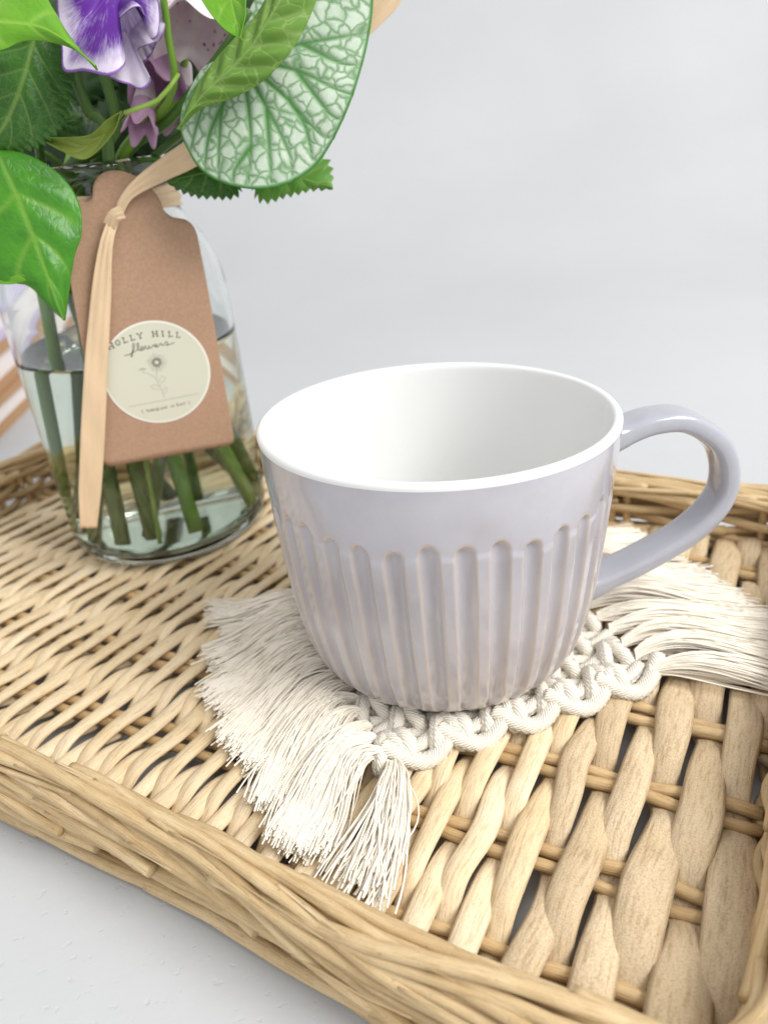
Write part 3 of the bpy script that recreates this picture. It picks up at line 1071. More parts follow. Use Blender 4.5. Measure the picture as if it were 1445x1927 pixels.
def build_bouquet():
    # ---- ivy with the big glossy leaf
    f = J(-3.3, -1.2, 2.1)
    ivy = sprig('ivy_sprig', f, 'ivy sprig with large glossy bright green leaves at the left edge', 'ivy')
    P0, n = plane(80, 430, 25.2, 0.25, 0.35)
    leaf('leaf', ivy, M_ivy, [(-8, 278), (40, 385), (82, 495), (118, 600)],
         [(-8, 278), (-70, 300), (-105, 400), (-60, 480), (0, 524), (52, 536), (90, 575), (118, 600)],
         [(-8, 278), (40, 284), (92, 309), (130, 346), (150, 390), (152, 440), (139, 476), (128, 535), (118, 600)],
         P0, n, cup=-0.25, curl=-0.5, veins=4, vslope=0.30, rib=0.10, wav=0.05)
    P0, n = plane(60, 40, 24.2, 0.1, 0.8)
    leaf('leaf', ivy, M_ivy2, [(-100, 30), (0, 40), (90, 55), (178, 118)],
         [(-100, 30), (-40, -70), (50, -60), (96, 5), (125, 52), (178, 118)],
         [(-100, 30), (-60, 95), (0, 82), (42, 66), (88, 67), (138, 83), (178, 118)],
         P0, n, cup=-0.2, curl=-0.2, veins=4, vslope=0.2, rib=0.05)
    P0, n = plane(10, 505, 24.8, 0.1, 0.7)
    leaf('leaf', ivy, M_ivy2, [(-110, 470), (-30, 500), (30, 512), (66, 521)],
         [(-110, 470), (-60, 460), (0, 483), (35, 500), (66, 521)],
         [(-110, 470), (-80, 520), (0, 532), (35, 530), (66, 521)], P0, n, cup=-0.1, veins=4, rib=0.03)
    stalk('stem', ivy, M_stem, [f, J(-2.6, -1.6, 9), J(-1.9, -1.9, 15.5), aty(-60, 250, 27), aty(-110, 30, 25)], [0.30, 0.24, 0.10])
    stalk('leaf_stalk', ivy, M_steml, [aty(-70, 230, 27), aty(-30, 240, 26), aty(-8, 278, 25.4)], 0.07)

    # ---- dark serrated leaves, left
    f = J(-2.4, -2.2, 2.1)
    se = sprig('serrated_sprig', f, 'sprig with dark green saw toothed leaves behind the ivy', 'leaves')
    P0, n = plane(60, 180, 26.6, 0.25, 0.25)
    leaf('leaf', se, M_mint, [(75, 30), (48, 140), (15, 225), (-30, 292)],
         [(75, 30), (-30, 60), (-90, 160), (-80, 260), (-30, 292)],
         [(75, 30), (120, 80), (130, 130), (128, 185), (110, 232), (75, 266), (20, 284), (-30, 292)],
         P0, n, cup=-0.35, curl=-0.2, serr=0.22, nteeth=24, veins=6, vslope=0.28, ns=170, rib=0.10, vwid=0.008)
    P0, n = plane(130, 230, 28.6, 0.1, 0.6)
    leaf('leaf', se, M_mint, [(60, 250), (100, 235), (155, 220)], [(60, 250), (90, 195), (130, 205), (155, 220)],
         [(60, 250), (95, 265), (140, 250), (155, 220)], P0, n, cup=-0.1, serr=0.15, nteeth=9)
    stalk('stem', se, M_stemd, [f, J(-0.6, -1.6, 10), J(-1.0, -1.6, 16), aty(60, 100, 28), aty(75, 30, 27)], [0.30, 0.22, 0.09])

    # ---- silver leaf with green network
    f = J(3.5, -0.6, 2.1)
    br = sprig('silver_leaf', f, 'large silver white leaf netted with dark green veins', 'leaf')
    P0, n = plane(520, 200, 26.6, -0.05, 0.45)
    vs = [[(455, 120), (470, 200), (475, 280), (468, 350)], [(455, 120), (505, 210), (545, 290), (550, 338)], [(455, 120), (540, 190), (600, 250), (628, 258)],
          [(455, 120), (560, 140), (630, 170), (664, 180)], [(455, 120), (570, 90), (650, 70), (690, 60)], [(455, 120), (570, 20), (660, -50)],
          [(455, 120), (425, 200), (415, 270), (412, 338)], [(455, 120), (395, 190), (372, 240), (358, 282)], [(455, 120), (390, 150), (350, 195)],
          [(545, 192), (575, 240), (588, 300)], [(505, 210), (508, 270), (512, 345)], [(560, 140), (620, 215), (645, 225)], [(570, 90), (640, 120), (678, 120)],
          [(475, 280), (445, 320), (438, 348)], [(425, 200), (395, 260), (385, 318)]]
    leaf_fan('blade', br, M_silver, (455, 120),
             [(380, 130), (348, 195), (340, 240), (350, 275), (372, 312), (402, 336), (445, 353), (495, 358), (545, 344), (592, 311), (630, 258), (660, 196), (680, 130), (695, 60), (702, 0), (698, -60), (650, -120), (560, -100), (490, -10), (430, 90), (380, 130)],
             P0, n, dome=0.35, veins=vs, vw=0.16)
    stalk('leaf_stalk', br, M_stem, [f, J(1.6, -0.6, 9), J(1.6, -1.7, 16.3), aty(400, 160, 28.5), aty(455, 120, 27.2)], [0.32, 0.26, 0.12])

    # ---- its turned neighbour, underside showing
    f = J(3.3, 0.6, 2.0)
    b2 = sprig('quilted_leaf', f, 'yellow green quilted leaf seen from its underside above the silver leaf', 'leaf')
    P0, n = plane(460, 110, 25.4, -0.15, 0.2)
    leaf('blade', b2, M_under, [(332, 242), (385, 175), (470, 90), (560, -60)],
         [(332, 242), (345, 195), (395, 112), (440, 58), (480, 15), (530, -70), (560, -60)],
         [(332, 242), (372, 203), (440, 176), (500, 140), (550, 82), (580, 20), (590, -30), (560, -60)],
         P0, n, cup=-0.3, curl=-0.3, veins=7, vslope=0.12, rib=0.16, wav=0.06, ns=120, vwid=0.012)
    stalk('leaf_stalk', b2, M_stemd, [f, J(1.9, 0.0, 9), J(1.5, -1.2, 16), aty(330, 215, 28.6), aty(420, 95, 27.2), aty(470, 20, 26.8)], [0.30, 0.24, 0.11])

    # ---- light serrated leaves under the silver leaf
    f = J(1.9, 1.6, 2.0)
    s2 = sprig('serrated_sprig', f, 'sprig of light green toothed leaves peeping out below the silver leaf', 'leaves')
    P0, n = plane(380, 335, 28.0, 0.0, 0.6)
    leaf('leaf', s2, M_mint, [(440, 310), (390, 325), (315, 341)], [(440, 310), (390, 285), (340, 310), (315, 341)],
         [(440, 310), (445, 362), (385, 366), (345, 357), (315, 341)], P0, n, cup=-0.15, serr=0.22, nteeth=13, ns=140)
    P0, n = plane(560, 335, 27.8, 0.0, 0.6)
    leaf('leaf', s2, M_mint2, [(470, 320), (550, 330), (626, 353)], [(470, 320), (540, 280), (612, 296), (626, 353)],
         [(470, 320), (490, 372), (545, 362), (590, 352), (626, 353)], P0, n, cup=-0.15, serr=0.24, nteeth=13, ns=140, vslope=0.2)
    stalk('stem', s2, M_stemd, [f, J(1.4, 0.6, 9), J(1.7, -1.6, 16.2), aty(420, 320, 28.6), aty(470, 320, 28.2)], [0.14, 0.12, 0.08])

    # ---- lime leaf tip hanging from above
    f = J(0.3, 1.9, 2.0)
    jv = sprig('ivy_sprig', f, 'slender lime green ivy leaf pointing down from the top edge', 'ivy')
    P0, n = plane(430, 10, 24.6, -0.2, 0.5)
    leaf('leaf', jv, M_ivy2, [(415, -90), (436, 0), (456, 78)], [(415, -90), (350, -60), (383, 5), (408, 42), (432, 66), (456, 78)],
         [(415, -90), (490, -60), (469, 0), (466, 40), (456, 78)], P0, n, cup=0.15, veins=4, vslope=0.3, rib=0.03)
    stalk('stem', jv, M_stem, [f, J(0.8, 0.7, 9), J(1.2, -0.4, 16), aty(322, 180, 28), aty(316, 60, 27.3), aty(312, -60, 26.5), aty(415, -90, 25)], [0.17, 0.15, 0.13, 0.08])

    # ---- curled olive leaf on a thin stalk
    f = J(0.2, -3.0, 2.0)
    ol = sprig('curled_leaf', f, 'small curled olive green leaf on a thin lime stalk above the jar mouth', 'leaf')
    P0, n = plane(160, 265, 26.9, 0.0, 0.3)
    leaf('blade', ol, M_olive, [(234, 213), (205, 246), (155, 277), (78, 262)], [(234, 213), (206, 230), (175, 257), (130, 262), (78, 262)],
         [(234, 213), (218, 256), (168, 303), (118, 286), (78, 262)], P0, n, cup=0.25, veins=4, rib=0.02)
    stalk('leaf_stalk', ol, M_steml, [f, J(0.3, -1.2, 10), J(1.2, -1.2, 16), aty(330, 150, 27.6), aty(300, 187, 27.2), aty(234, 213, 26.9)], [0.09, 0.08, 0.075, 0.07])

    # ---- purple and white ruffled bloom
    def petal_mat(name, deep, pale, edgec, amt):
        m, nt, b = new_mat(name)
        uv = nd(nt, 'ShaderNodeUVMap', uv_map='UVMap')
        sx = nd(nt, 'ShaderNodeSeparateXYZ')
        nt.links.new(uv.outputs[0], sx.inputs[0])
        streak = noise(nt, uvmap(nt, 70, 3.5, False), 1.6, 5, 0.7)
        pat = noise(nt, uvmap(nt, 7.0, 1.6, False), 1.2, 3, 0.5)
        band = ramp(nt, sx.outputs[1], [(0.0, (1, 1, 1)), (0.45, (0.95, 0.95, 0.95)), (0.75, (0.72, 0.72, 0.72)), (0.95, (0.42, 0.42, 0.42))])
        k = math_(nt, 'MULTIPLY', band, math_(nt, 'ADD', math_(nt, 'MULTIPLY', streak, 0.9), math_(nt, 'MULTIPLY', pat, 1.25)))
        k = math_(nt, 'MULTIPLY', k, amt)
        k = ramp(nt, k, [(0.50, (0, 0, 0)), (0.95, (1, 1, 1))])
        col = mixc(nt, k, pale, deep)
        ed = ramp(nt, math_(nt, 'ADD', sx.outputs[1], math_(nt, 'MULTIPLY', streak, 0.03)), [(0.975, (0, 0, 0)), (0.992, (1, 1, 1))])
        col = mixc(nt, math_(nt, 'MULTIPLY', ed, 0.85), col, edgec)
        nt.links.new(col, b.inputs['Base Color'])
        b.inputs['Roughness'].default_value = 0.6
        bump(nt, b, streak, 0.2, 0.0005)
        tr = nd(nt, 'ShaderNodeBsdfTranslucent')
        nt.links.new(col, tr.inputs[0])
        mx = nd(nt, 'ShaderNodeMixShader', i_0=0.3)
        nt.links.new(b.outputs[0], mx.inputs[1])
        nt.links.new(tr.outputs[0], mx.inputs[2])
        nt.links.new(mx.outputs[0], nt.nodes['Material Output'].inputs[0])
        return m
    Mp1 = petal_mat('purple_petal', (0.13, 0.018, 0.33), (0.80, 0.72, 0.86), (0.26, 0.05, 0.46), 1.0)
    Mp2 = petal_mat('pale_petal', (0.45, 0.27, 0.62), (0.82, 0.76, 0.87), (0.27, 0.07, 0.48), 0.62)
    Mp3 = petal_mat('pink_petal', (0.62, 0.42, 0.58), (0.84, 0.75, 0.78), (0.55, 0.30, 0.50), 0.55)

    def petal(parent, mat, anchor, rim, mats=None, nr=36, bow=0.25):
        R_ = catmull([aty(x, y, Y) for x, y, Y in rim], 160)
        A_ = catmull([aty(x, y, Y) for x, y, Y in anchor], 160)
        t = np.linspace(0, 1, nr)
        P = A_[None] * (1 - t)[:, None, None] + R_[None] * t[:, None, None]
        nn = nrm(CAM - R_.mean(0))
        u_ = np.linspace(0, 1, 160)
        P = P + nn * (bow * np.sin(np.pi * t))[:, None, None] + nn * (0.16 * t[:, None] ** 2.5 * np.sin(u_[None] * 41 + 2 * np.sin(u_[None] * 9)))[..., None]
        u = np.linspace(0, 1, 160)
        g = G()
        uv = np.stack([np.repeat(u[None], nr, 0), np.repeat(t[:, None], 160, 1)], -1)
        g.grid(P, uv=uv)
        return g.build('petal', mat, parent, solid=0.02)
    f = J(-0.2, -2.2, 2.0)
    sw = sprig('ruffled_flower', f, 'purple and white ruffled flower at the top left', 'flower')
    petal(sw, Mp1, [(203, -34, 27.0), (206, -14, 27.2), (222, -2, 27.4), (240, -8, 27.4), (256, -26, 27.2)],
          [(120, -60, 26.8), (108, 0, 26.7), (112, 50, 26.5), (117, 90, 26.0), (121, 134, 25.6), (160, 134, 25.2), (205, 142, 24.8), (230, 128, 25.0), (235, 108, 26.0), (218, 80, 27.0), (213, 58, 27.3), (226, 36, 26.6), (250, 16, 25.6), (268, 16, 25.5), (277, 40, 26.2), (283, 68, 26.4), (292, 74, 25.6), (300, 58, 25.8), (298, 10, 26.9), (288, -40, 27.2)])
    petal(sw, Mp2, [(222, 36, 27.9), (232, 50, 28.0), (246, 50, 28.0), (262, 30, 27.9)],
          [(196, 120, 27.0), (203, 142, 26.7), (220, 152, 26.4), (246, 161, 26.2), (265, 169, 26.1), (281, 160, 26.3), (284, 148, 26.3), (268, 142, 26.6), (253, 130, 27.1), (250, 110, 27.3), (262, 92, 27.1), (285, 83, 26.8), (303, 74, 26.8), (312, 48, 27.0), (308, 25, 27.1), (311, 5, 27.2), (300, -40, 27.4)])
    petal(sw, Mp2, [(200, 10, 27.4), (225, 10, 27.4), (250, 10, 27.4)],
          [(190, 90, 27.6), (215, 120, 27.7), (245, 130, 27.8), (280, 110, 27.7), (300, 70, 27.6)], bow=-0.2)
    stalk('stem', sw, M_stemd, [f, J(-0.4, -1.4, 9), J(-0.5, -1.7, 15.8), aty(215, 250, 28.6), aty(195, 120, 27.9), aty(200, -60, 27.0)], [0.33, 0.26, 0.14])
    stalk('stem', sw, M_stemd, [J(-1.3, -2.6, 2.0), J(-0.9, -1.5, 9), aty(205, 290, 28.6), aty(165, 205, 28.2), aty(135, 120, 27.8), aty(120, 20, 27.4)], [0.32, 0.25, 0.15])

    # ---- pink foxglove bells
    f = J(1.5, -2.4, 2.1)
    fx = sprig('foxglove', f, 'pale pink spotted foxglove bells behind the purple flower', 'flower')
    ms, nts, bs = new_mat('spotted_pink')
    uvv = uvmap(nts, 1, 1, False)
    vo = nd(nts, 'ShaderNodeTexVoronoi', i_Scale=3.1, i_Randomness=1.0)
    nts.links.new(uvv, vo.inputs['Vector'])
    sp = ramp(nts, vo.outputs['Distance'], [(0.16, (1, 1, 1)), (0.27, (0, 0, 0))])
    nz = noise(nts, uvv, 1.1, 3)
    gate = ramp(nts, noise(nts, uvv, 0.8, 1), [(0.30, (0, 0, 0)), (0.45, (1, 1, 1))])
    col = mixc(nts, ramp(nts, nz, [(0.35, (0, 0, 0)), (0.7, (1, 1, 1))]), (0.82, 0.74, 0.74), (0.68, 0.48, 0.60))
    col = mixc(nts, math_(nts, 'MULTIPLY', math_(nts, 'MULTIPLY', sp, gate), 0.9), col, (0.13, 0.02, 0.09))
    nts.links.new(col, bs.inputs['Base Color'])
    bs.inputs['Roughness'].default_value = 0.6

    def bell(top, mouth, r0, r1, mat, lobes=5, seed=0):
        top, mouth = np.asarray(top, float), np.asarray(mouth, float)
        ax = nrm(mouth - top)
        L = np.linalg.norm(mouth - top)
        a1 = nrm(np.cross(ax, V(0.3, 0.2, 1)))
        a2 = np.cross(ax, a1)
        t = np.linspace(0, 1, 40)
        ph = np.linspace(0, 2 * np.pi, 90, endpoint=False)
        rr = r0 + (r1 - r0) * (np.sin(np.clip(t * 1.15, 0, 1) * np.pi / 2) ** 0.9) + 0.35 * r1 * np.clip((t - 0.82) / 0.18, 0, 1) ** 2
        ruff = 1 + 0.10 * np.cos(lobes * ph + seed)[None] * t[:, None] ** 4
        ext = 0.14 * L * np.cos(lobes * ph + seed)[None] * t[:, None] ** 6
        P = top + ax * (t[:, None] * L + ext)[..., None] + (rr[:, None] * ruff)[..., None] * (np.cos(ph)[None, :, None] * a1 + np.sin(ph)[None, :, None] * a2)
        g = G()
        uv = np.stack([np.repeat(ph[None] * 1.3, 40, 0), np.repeat(t[:, None] * L, 90, 1)], -1)
        g.grid(P, uv=uv, close=True)
        return g.build('bell', mat, fx, solid=0.03)
    bell(aty(365, -90, 30.2), aty(372, 80, 28.4), 0.35, 1.15, ms, seed=1)
    bell(aty(300, 20, 30.5), aty(296, 165, 29.0), 0.35, 0.75, Mp3, seed=2)
    bell(aty(278, 150, 29.4), aty(266, 245, 28.0), 0.22, 0.42, Mp3, seed=0.4)
    bell(aty(345, 120, 30.6), aty(330, 225, 29.4), 0.3, 0.5, Mp3, seed=0.9)
    stalk('stem', fx, M_stem, [f, J(0.7, -0.9, 9), J(1.1, -0.8, 16), aty(330, 200, 30.2), aty(345, 0, 30.4), aty(350, -120, 30.4)], [0.30, 0.25, 0.15])

    # ---- filler leaves added at the back to block light, shade put into their colour
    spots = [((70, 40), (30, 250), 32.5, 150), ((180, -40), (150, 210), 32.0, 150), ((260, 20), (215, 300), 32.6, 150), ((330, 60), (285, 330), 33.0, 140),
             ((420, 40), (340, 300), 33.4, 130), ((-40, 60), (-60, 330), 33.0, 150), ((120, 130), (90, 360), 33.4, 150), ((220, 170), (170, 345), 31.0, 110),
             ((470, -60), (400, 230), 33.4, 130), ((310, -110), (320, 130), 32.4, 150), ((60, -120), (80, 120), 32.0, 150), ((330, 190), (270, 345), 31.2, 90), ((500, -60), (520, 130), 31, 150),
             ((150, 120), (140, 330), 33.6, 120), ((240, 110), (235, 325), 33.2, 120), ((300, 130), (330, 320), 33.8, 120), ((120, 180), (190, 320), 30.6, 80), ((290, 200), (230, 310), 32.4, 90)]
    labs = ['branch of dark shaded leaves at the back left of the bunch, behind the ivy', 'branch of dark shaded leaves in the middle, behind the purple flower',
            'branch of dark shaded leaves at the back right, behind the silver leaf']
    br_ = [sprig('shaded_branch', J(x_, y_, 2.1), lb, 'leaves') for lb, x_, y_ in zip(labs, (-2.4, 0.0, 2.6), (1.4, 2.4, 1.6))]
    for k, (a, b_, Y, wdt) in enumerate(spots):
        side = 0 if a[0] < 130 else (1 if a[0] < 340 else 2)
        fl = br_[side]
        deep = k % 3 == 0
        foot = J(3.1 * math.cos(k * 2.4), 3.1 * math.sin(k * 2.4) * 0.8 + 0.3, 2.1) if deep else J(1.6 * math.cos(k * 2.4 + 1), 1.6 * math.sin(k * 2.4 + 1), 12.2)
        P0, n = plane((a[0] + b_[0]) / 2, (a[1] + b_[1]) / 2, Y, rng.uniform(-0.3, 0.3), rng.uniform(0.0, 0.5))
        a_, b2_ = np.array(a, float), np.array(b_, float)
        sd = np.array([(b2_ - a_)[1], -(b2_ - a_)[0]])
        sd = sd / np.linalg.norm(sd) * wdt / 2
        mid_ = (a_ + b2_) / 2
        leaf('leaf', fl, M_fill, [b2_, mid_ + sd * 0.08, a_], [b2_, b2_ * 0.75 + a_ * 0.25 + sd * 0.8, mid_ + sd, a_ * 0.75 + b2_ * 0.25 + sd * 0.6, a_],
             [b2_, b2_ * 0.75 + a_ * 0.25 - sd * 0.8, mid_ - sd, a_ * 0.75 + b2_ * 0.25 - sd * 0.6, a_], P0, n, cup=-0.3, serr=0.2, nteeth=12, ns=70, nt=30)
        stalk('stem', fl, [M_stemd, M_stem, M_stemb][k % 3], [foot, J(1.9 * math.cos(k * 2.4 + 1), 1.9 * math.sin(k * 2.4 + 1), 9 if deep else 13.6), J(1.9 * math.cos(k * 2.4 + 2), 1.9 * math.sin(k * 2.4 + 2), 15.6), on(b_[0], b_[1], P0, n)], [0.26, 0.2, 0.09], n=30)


build_bouquet()


# ------------------------------------------------------------------ kraft tag, sticker, raffia
def build_tag():
    mk, nt, b = new_mat('kraft_card')
    tc = nd(nt, 'ShaderNodeTexCoord')
    n1 = noise(nt, tc.outputs['Object'], 900.0, 3, 0.7)
    n2 = noise(nt, tc.outputs['Object'], 60.0, 3, 0.5)
    c = mixc(nt, n2, (0.445, 0.28, 0.185), (0.41, 0.26, 0.17))
    c = mixc(nt, 0.6, c, ramp(nt, n1, [(0.35, (0.82, 0.80, 0.78)), (0.65, (1.08, 1.08, 1.08))]), 'MULTIPLY')
    nt.links.new(c, b.inputs['Base Color'])
    b.inputs['Roughness'].default_value = 0.75
    b.inputs['Specular IOR Level'].default_value = 0.2
    bump(nt, b, n1, 0.12, 0.0003)
    P0 = V(JX, JY, 0) + 4.62 * nrm(V(0.303, -0.953, 0)) + V(0, 0, 8)
    n = nrm(V(0.303, -0.953, 0.03))
    BL, BR, TL, TR = [on(x, y, P0, n) for x, y in ((196, 880), (443, 836), (104, 372), (370, 418))]
    lab = 'brown kraft gift tag with a round cream sticker hanging from the jar neck'
    tg = thing('gift_tag', (BL + BR) / 2, lab, 'tag')

    def surf(x, y, lift=0.0):
        x, y = np.asarray(x, float)[..., None], np.asarray(y, float)[..., None]
        Q = (BL * (1 - x) + BR * x) * (1 - y) + (TL * (1 - x) + TR * x) * y
        bend = -0.9 * np.clip((y - 0.62) / 0.5, 0, 1) ** 1.6 - 0.35 * np.clip(np.abs(x - 0.5) * 2, 0, 1) ** 2 * np.clip(y, 0, 1) * 0.0
        return Q + n * (bend + lift)

    def top(x):
        lo, hi = 0.265, 0.775
        m_ = (lo + hi) / 2
        w = (hi - lo) / 2
        y = np.full_like(x, 1.0)
        i = np.abs(x - m_) < w
        y[i] = 1.02 + 0.115 * np.sqrt(np.clip(1 - ((x[i] - m_) / w) ** 2, 0, 1))
        for e, sg in ((lo, -1), (hi, 1)):
            d = (x - e) * sg
            j = (d >= 0) & (d < 0.07)
            y[j] = 1.02 - 0.02 * np.sin(d[j] / 0.07 * np.pi / 2)
        r = 0.085
        for e, sg in ((0, 1), (1, -1)):
            d = (x - e) * sg
            j = d < r
            y[j] = 1.0 - 0.055 * (1 - np.sqrt(np.clip(1 - (1 - d[j] / r) ** 2, 0, 1)))
        return y

    def bot(x):
        y = np.zeros_like(x)
        r = 0.06
        for e, sg in ((0, 1), (1, -1)):
            d = (x - e) * sg
            j = d < r
            y[j] = 0.035 * (1 - np.sqrt(np.clip(1 - (1 - d[j] / r) ** 2, 0, 1)))
        return y
    x = np.unique(np.r_[np.linspace(0, 1, 61), np.linspace(0, 0.09, 14), np.linspace(0.91, 1, 14), np.linspace(0.25, 0.36, 14), np.linspace(0.70, 0.86, 16)])
    yb, yt = bot(x), top(x)
    k = np.linspace(0, 1, 40)
    yy = yb[None] * (1 - k[:, None]) + yt[None] * k[:, None]
    g = G()
    g.grid(surf(np.repeat(x[None], 40, 0), yy))
    g.build('card', mk, tg, solid=0.045)
    # sticker
    mst, _, _ = plain('cream_sticker', (0.62, 0.61, 0.49), 0.45, 0.35)
    mrim, _, _ = plain('sticker_rim', (0.80, 0.77, 0.70), 0.5, 0.3)
    mink, _, _ = plain('grey_ink', (0.12, 0.125, 0.10), 0.6, 0.2)
    mink2, _, _ = plain('soft_ink', (0.36, 0.36, 0.30), 0.6, 0.2)
    c0 = on(297, 702, P0 + n * 0.012, n)
    ex = on(397, 684, P0, n) - on(197, 720, P0, n)
    ex = nrm(ex)
    ey = nrm(np.cross(n, ex)) * 1.0
    if ey[2] < 0:
        ey = -ey
    RR = 0.5 * np.linalg.norm(on(397, 690, P0, n) - on(197, 716, P0, n))
    pxc = RR / 101.0                                   # one photo pixel on the card, in cm

    def disc(r, lift, name, mat, parent):
        a = np.linspace(0, 2 * np.pi, 97)[:-1]
        v = np.vstack([c0 + n * lift, c0 + n * lift + r * (np.cos(a)[:, None] * ex + np.sin(a)[:, None] * ey)])
        f = [(0, 1 + i, 1 + (i + 1) % 96, 1 + (i + 1) % 96) for i in range(96)]
        w = c0 + r * (np.cos(a)[:, None] * ex + np.sin(a)[:, None] * ey)
        v = np.vstack([v, w])
        f += [(1 + i, 97 + i, 97 + (i + 1) % 96, 1 + (i + 1) % 96) for i in range(96)]
        g = G()
        g.add(v, f)
        return g.build(name, mat, parent, smooth=False)
    st = disc(RR, 0.010, 'sticker', mrim, tg)
    disc(RR * 0.965, 0.013, 'sticker_face', mst, st)

    def ink(name, lines, w, mat=mink):
        """thin printed strokes on the sticker; lines in photo-size units about its centre, y up"""
        g = G()
        for L_ in lines:
            L_ = np.asarray(L_, float) * pxc
            P = c0 + n * 0.0165 + L_[:, :1] * ex + L_[:, 1:] * ey
            T = nrm(np.gradient(P, axis=0))
            Sd = np.cross(T, n)
            hw = w * pxc / 2
            g.grid(np.stack([P - Sd * hw, P + Sd * hw], 1), flip=True)
        return g.build(name, mat, st, smooth=False)
    glyph = {'H': [[(0, 0), (0, 1)], [(1, 0), (1, 1)], [(0, .5), (1, .5)]], 'O': [[(.5, 0), (.1, .2), (0, .5), (.1, .8), (.5, 1), (.9, .8), (1, .5), (.9, .2), (.5, 0)]],
             'L': [[(.2, 1), (.2, 0), (.95, 0), (.95, .22)]], 'Y': [[(0, 1), (.5, .5), (1, 1)], [(.5, .5), (.5, 0)]], 'I': [[(.5, 0), (.5, 1)]]}
    serif = {'H': [(0, 0), (0, 1), (1, 0), (1, 1)], 'L': [(.2, 1), (.2, 0)], 'Y': [(0, 1), (1, 1), (.5, 0)], 'I': [(.5, 0), (.5, 1)], 'O': []}
    lines = []
    txt = 'HOLLY HILL'
    for k, ch in enumerate(txt):
        if ch == ' ':
            continue
        f = k / (len(txt) - 1) * 2 - 1
        cx, cy = f * 63.0 - 9, 76 - 10 * f * f
        ro = -0.20 * f
        for L_ in glyph[ch]:
            q = (np.array(L_) - 0.5) * (7.5, 9.5)
            lines.append(np.stack([cx + q[:, 0] * math.cos(ro) - q[:, 1] * math.sin(ro), cy + q[:, 0] * math.sin(ro) + q[:, 1] * math.cos(ro)], 1))
        for (sx_, sy_) in serif[ch]:
            q = np.array([((sx_ - .5) * 7.5 - 2.2, (sy_ - .5) * 9.5), ((sx_ - .5) * 7.5 + 2.2, (sy_ - .5) * 9.5)])
            lines.append(np.stack([cx + q[:, 0] * math.cos(ro) - q[:, 1] * math.sin(ro), cy + q[:, 0] * math.sin(ro) + q[:, 1] * math.cos(ro)], 1))
    ink('lettering', lines, 1.9)
    # script word: f l o w e r s
    def cur(P):
        return catmull(P, 14 * len(P))
    sc_ = [cur([(-52, 44), (-40, 46), (-33, 52), (-29, 62), (-32, 63), (-35, 52), (-38, 42), (-41, 40), (-36, 47), (-28, 50), (-23, 56), (-22, 63), (-25, 60), (-24, 50), (-20, 49), (-15, 54), (-19, 55), (-20, 50), (-15, 49), (-12, 54), (-10, 55), (-10, 50), (-6, 50), (-4, 55), (-3, 50), (1, 51), (3, 55), (5, 54)]),
           cur([(5, 54), (7, 51), (11, 53), (9, 56), (7, 52), (11, 50), (16, 53), (17, 56), (20, 54), (20, 51), (25, 53), (29, 57), (31, 52), (27, 50), (36, 51), (44, 53)])]
    ink('lettering', sc_, 1.5)
    # drawn flower
    fl = []
    hc = np.array([3.0, 21.0])
    for k in range(30):
        a = 2 * np.pi * k / 30 + rng.uniform(-0.06, 0.06)
        r1, r2 = 8.5, rng.uniform(16, 22)
        fl.append(hc + np.array([[math.cos(a) * r1, math.sin(a) * r1], [math.cos(a) * r2, math.sin(a) * r2 * 0.95]]))
    ink('drawing', fl, 0.8, mink2)
    a = np.linspace(0, 2 * np.pi, 40)
    ring = [hc + np.stack([np.cos(a) * r, np.sin(a) * r], 1) for r in (4.2, 5.6, 7.0, 8.4)]
    ink('drawing', ring, 0.9, mink)
    st_ = [cur([(3, 12), (-1, 0), (-5, -12), (-1, -28), (2, -52)]), cur([(-27, 12), (-24, 5), (-14, 0), (-5, -10)]), cur([(-1, -28), (-10, -22), (-18, -24), (-12, -30), (-2, -33)]),
           cur([(1, -38), (8, -30), (10, -36), (2, -43)]), cur([(-3, -18), (6, -8), (12, -12), (2, -22)])]
    for k in range(9):
        aa = -2.6 + k * 0.32
        st_.append(np.array([(-27, 14), (-27 + 8 * math.cos(aa), 14 + 8 * math.sin(aa) * -0.2 - 4 + k % 3)]))
    ink('drawing', st_, 0.9, mink2)
    ink('rule_line', [np.array([(-68, -55), (0, -55.5), (68, -55)])], 1.1, mink2)
    # small lower line of lettering, drawn by strokes
    small = {'h': [[(0, 0), (0, 1.5)], [(0, .8), (.4, 1), (.8, .8), (.8, 0)]], 'o': [[(.4, 0), (0, .5), (.4, 1), (.8, .5), (.4, 0)]], 'm': [[(0, 0), (0, 1), (.4, .9), (.4, 0)], [(.4, .9), (.8, .9), (.8, 0)]],
             'e': [[(0, .5), (.8, .55), (.4, 1), (0, .5), (.4, 0), (.8, .15)]], 'g': [[(.8, 1), (.1, .9), (.1, .2), (.8, .3)], [(.8, 1), (.8, -.3), (.1, -.4)]], 'r': [[(0, 0), (0, 1)], [(0, .7), (.6, 1)]],
             'w': [[(0, 1), (.2, 0), (.4, .8), (.6, 0), (.8, 1)]], 'n': [[(0, 0), (0, 1)], [(0, .8), (.5, 1), (.8, .8), (.8, 0)]], 'i': [[(.4, 0), (.4, 1)]], '(': [[(.6, -.2), (.1, .6), (.6, 1.5)]],
             ')': [[(.1, -.2), (.6, .6), (.1, 1.5)]], 'K': [[(0, 0), (0, 1.5)], [(.8, 1.5), (0, .7), (.8, 0)]], 't': [[(.4, 1.4), (.4, 0)], [(0, 1), (.8, 1)]], ' ': []}
    lines = []
    for k, ch in enumerate('( homegrown in Kent )'):
        for L_ in small[ch]:
            q = np.array(L_)
            lines.append(np.stack([-46 + k * 4.55 + q[:, 0] * 3.6, -73 + q[:, 1] * 4.4 + 0.012 * (k - 10) ** 2 * 0.3], 1))
    ink('lettering', lines, 0.95)

    # raffia
    mr, nt, b = new_mat('raffia')
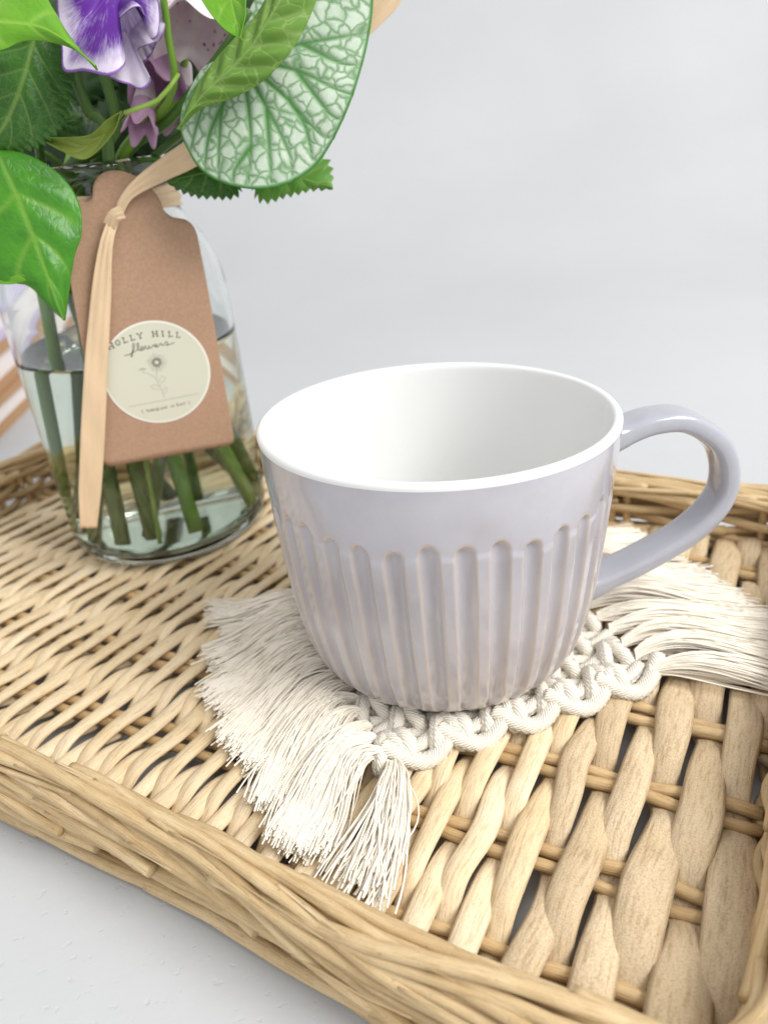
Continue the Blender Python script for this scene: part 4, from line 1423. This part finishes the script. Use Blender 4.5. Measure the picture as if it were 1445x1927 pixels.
    gr = noise(nt, uvmap(nt, 0.7, 34), 1.3, 5, 0.65)
    bl = noise(nt, uvmap(nt, 0.7, 2.0), 1.2, 3, 0.6)
    c = mixc(nt, ramp(nt, gr, [(0.3, (0, 0, 0)), (0.7, (1, 1, 1))]), (0.64, 0.46, 0.27), (0.80, 0.61, 0.40))
    c = mixc(nt, ramp(nt, bl, [(0.4, (0, 0, 0)), (0.7, (1, 1, 1))]), c, (0.76, 0.55, 0.35))
    nt.links.new(c, b.inputs['Base Color'])
    b.inputs['Roughness'].default_value = 0.5
    bump(nt, b, gr, 0.5, 0.0006)
    ra = thing('raffia_tie', V(JX, JY, JZ + 14), 'strip of tan raffia tied round the jar neck with long ends', 'ribbon')

    def strip(pts, widths, name, up, crease=0.06, thick=0.03, nn=90):
        P = catmull(pts, nn)
        w = np.interp(np.linspace(0, 1, nn), np.linspace(0, 1, len(widths)), widths)
        T = nrm(np.gradient(P, axis=0))
        upv = np.tile(up, (nn, 1)) if np.ndim(up) == 1 else up
        A = nrm(np.cross(T, upv))
        B = np.cross(A, T)
        xs = np.linspace(-1, 1, 11)
        sh = crease * (np.abs(((xs * 1.3 + 1.7) % 1.0) - 0.5) * 2 - 0.5)
        L = np.r_[0, np.cumsum(np.linalg.norm(np.diff(P, axis=0), axis=1))]
        X = xs[None] * w[:, None] / 2
        off = sh[None] * (0.6 + 0.6 * np.sin(L[:, None] * 0.6 + xs[None])) + 0.02 * np.sin(L[:, None] * 2.2 + xs[None] * 2)
        Q = P[:, None] + A[:, None] * X[..., None] + B[:, None] * off[..., None]
        g = G()
        g.grid(Q, uv=np.stack([np.repeat(L[:, None], 11, 1), np.repeat((xs * 0.5 + 0.5)[None], nn, 0)], -1))
        return g.build(name, mr, ra, solid=thick)
    fp = lambda x, y, l: on(x, y, P0 + n * l, n)
    strip([fp(222, 402, -0.35), fp(206, 440, 0.10), fp(197, 490, 0.25), fp(188, 600, 0.30), fp(180, 720, 0.30), fp(174, 850, 0.30), fp(170, 930, 0.32), fp(168, 994, 0.35)],
          [0.30, 0.42, 0.66, 0.76, 0.82, 0.84, 0.80, 0.60], 'hanging_end', n)
    strip([fp(218, 415, -0.25), fp(235, 375, -0.30), fp(262, 348, -0.30), fp(310, 318, -0.2), aty(362, 288, 27.6), aty(430, 240, 28.2)], [0.25, 0.32, 0.55, 0.75, 0.85, 0.9], 'upper_end', n)
    strip([fp(205, 425, 0.0), fp(214, 405, 0.1), fp(232, 398, 0.12)], [0.4, 0.34, 0.42], 'knot', n, nn=24)
    a = np.linspace(0, 2 * np.pi, 140)
    for dz, r_, wd_ in ((0.0, 3.2, 0.62), (-0.32, 3.24, 0.5)):
        P = np.stack([JX + r_ * np.cos(a), JY + r_ * np.sin(a), JZ + 14.35 + dz + 0.12 * np.sin(a * 2 + dz * 9)], 1)
        rad = nrm(np.stack([np.cos(a), np.sin(a), 0 * a], 1))
        g = G()
        xs = np.linspace(-0.5, 0.5, 7)
        T = nrm(np.gradient(P, axis=0))
        Q = P[:, None] + (xs[None] * wd_)[..., None] * V(0, 0, 1) + rad[:, None] * (0.05 * np.sin(xs[None] * 9 + a[:, None]))[..., None]
        g.grid(Q, uv=np.stack([np.repeat(a[:, None] * r_, 7, 1), np.repeat(xs[None] + 0.5, 140, 0)], -1))
        g.build('neck_band', mr, ra, solid=0.03)
    # far loose end sticking out above the silver leaf
    strip([aty(560, 160, 29.5), aty(640, 85, 29.6), aty(705, 25, 29.6), aty(745, -18, 29.6), aty(770, -50, 29.6)], [0.7, 0.8, 0.85, 0.8, 0.5], 'loose_end', nrm(V(-0.1, -1, 0.5)))


build_tag()


# ------------------------------------------------------------------ far, out-of-focus things at the left
def far_things():
    def box(c, sx, sy, sz, rz, tilt=0.0):
        g = G()
        v = []
        for z in (0, 1):
            for (x, y) in ((-.5, -.5), (.5, -.5), (.5, .5), (-.5, .5)):
                p = V(x * sx, y * sy, z * sz)
                p = V(p[0], p[1] * math.cos(tilt) - p[2] * math.sin(tilt), p[1] * math.sin(tilt) + p[2] * math.cos(tilt))
                v.append(c + V(p[0] * math.cos(rz) - p[1] * math.sin(rz), p[0] * math.sin(rz) + p[1] * math.cos(rz), p[2]))
        f = [(0, 3, 2, 1), (4, 5, 6, 7), (0, 1, 5, 4), (1, 2, 6, 5), (2, 3, 7, 6), (3, 0, 4, 7)]
        g.add(v, f)
        return g
    def cloth_mat(name, c1, c2, sc):
        m, nt, b = new_mat(name)
        tc = nd(nt, 'ShaderNodeTexCoord')
        nt.links.new(mixc(nt, noise(nt, tc.outputs['Object'], sc, 3), c1, c2), b.inputs['Base Color'])
        b.inputs['Roughness'].default_value = 0.8
        return m
    mo = cloth_mat('orange_cover', (0.40, 0.22, 0.11), (0.46, 0.28, 0.15), 30)
    ml = cloth_mat('lilac_cover', (0.46, 0.41, 0.60), (0.58, 0.52, 0.68), 20)
    mp = cloth_mat('page_edge', (0.74, 0.68, 0.66), (0.80, 0.75, 0.74), 60)
    rz = math.radians(1)
    z = 0.0
    for k, (cov, hgt, lab) in enumerate(((mo, 2.2, 'blurred thick book with orange cover at the bottom of the far stack'), (mo, 2.6, 'blurred orange book in the middle of the far stack'), (ml, 3.9, 'blurred lilac book on top of the far stack'))):
        c = V(-34.0 - 0.3 * k, 55.5 + 0.4 * k, z)
        t = thing('book', c, lab, 'book', 'books stacked far behind the jar')
        w, d = 17 - 0.6 * k, 23.0
        box(c + V(0, 0, 0.01), w, d, 0.5, rz + 0.05 * k).build('cover', cov, t, smooth=False)
        box(c + V(0, 0, 0.52), w - 0.8, d - 0.8, hgt - 1.04, rz + 0.05 * k).build('pages', mp, t, smooth=False)
        box(c + V(0, 0, hgt - 0.51), w, d, 0.5, rz + 0.05 * k).build('cover', cov, t, smooth=False)
        z += hgt + 0.01


far_things()
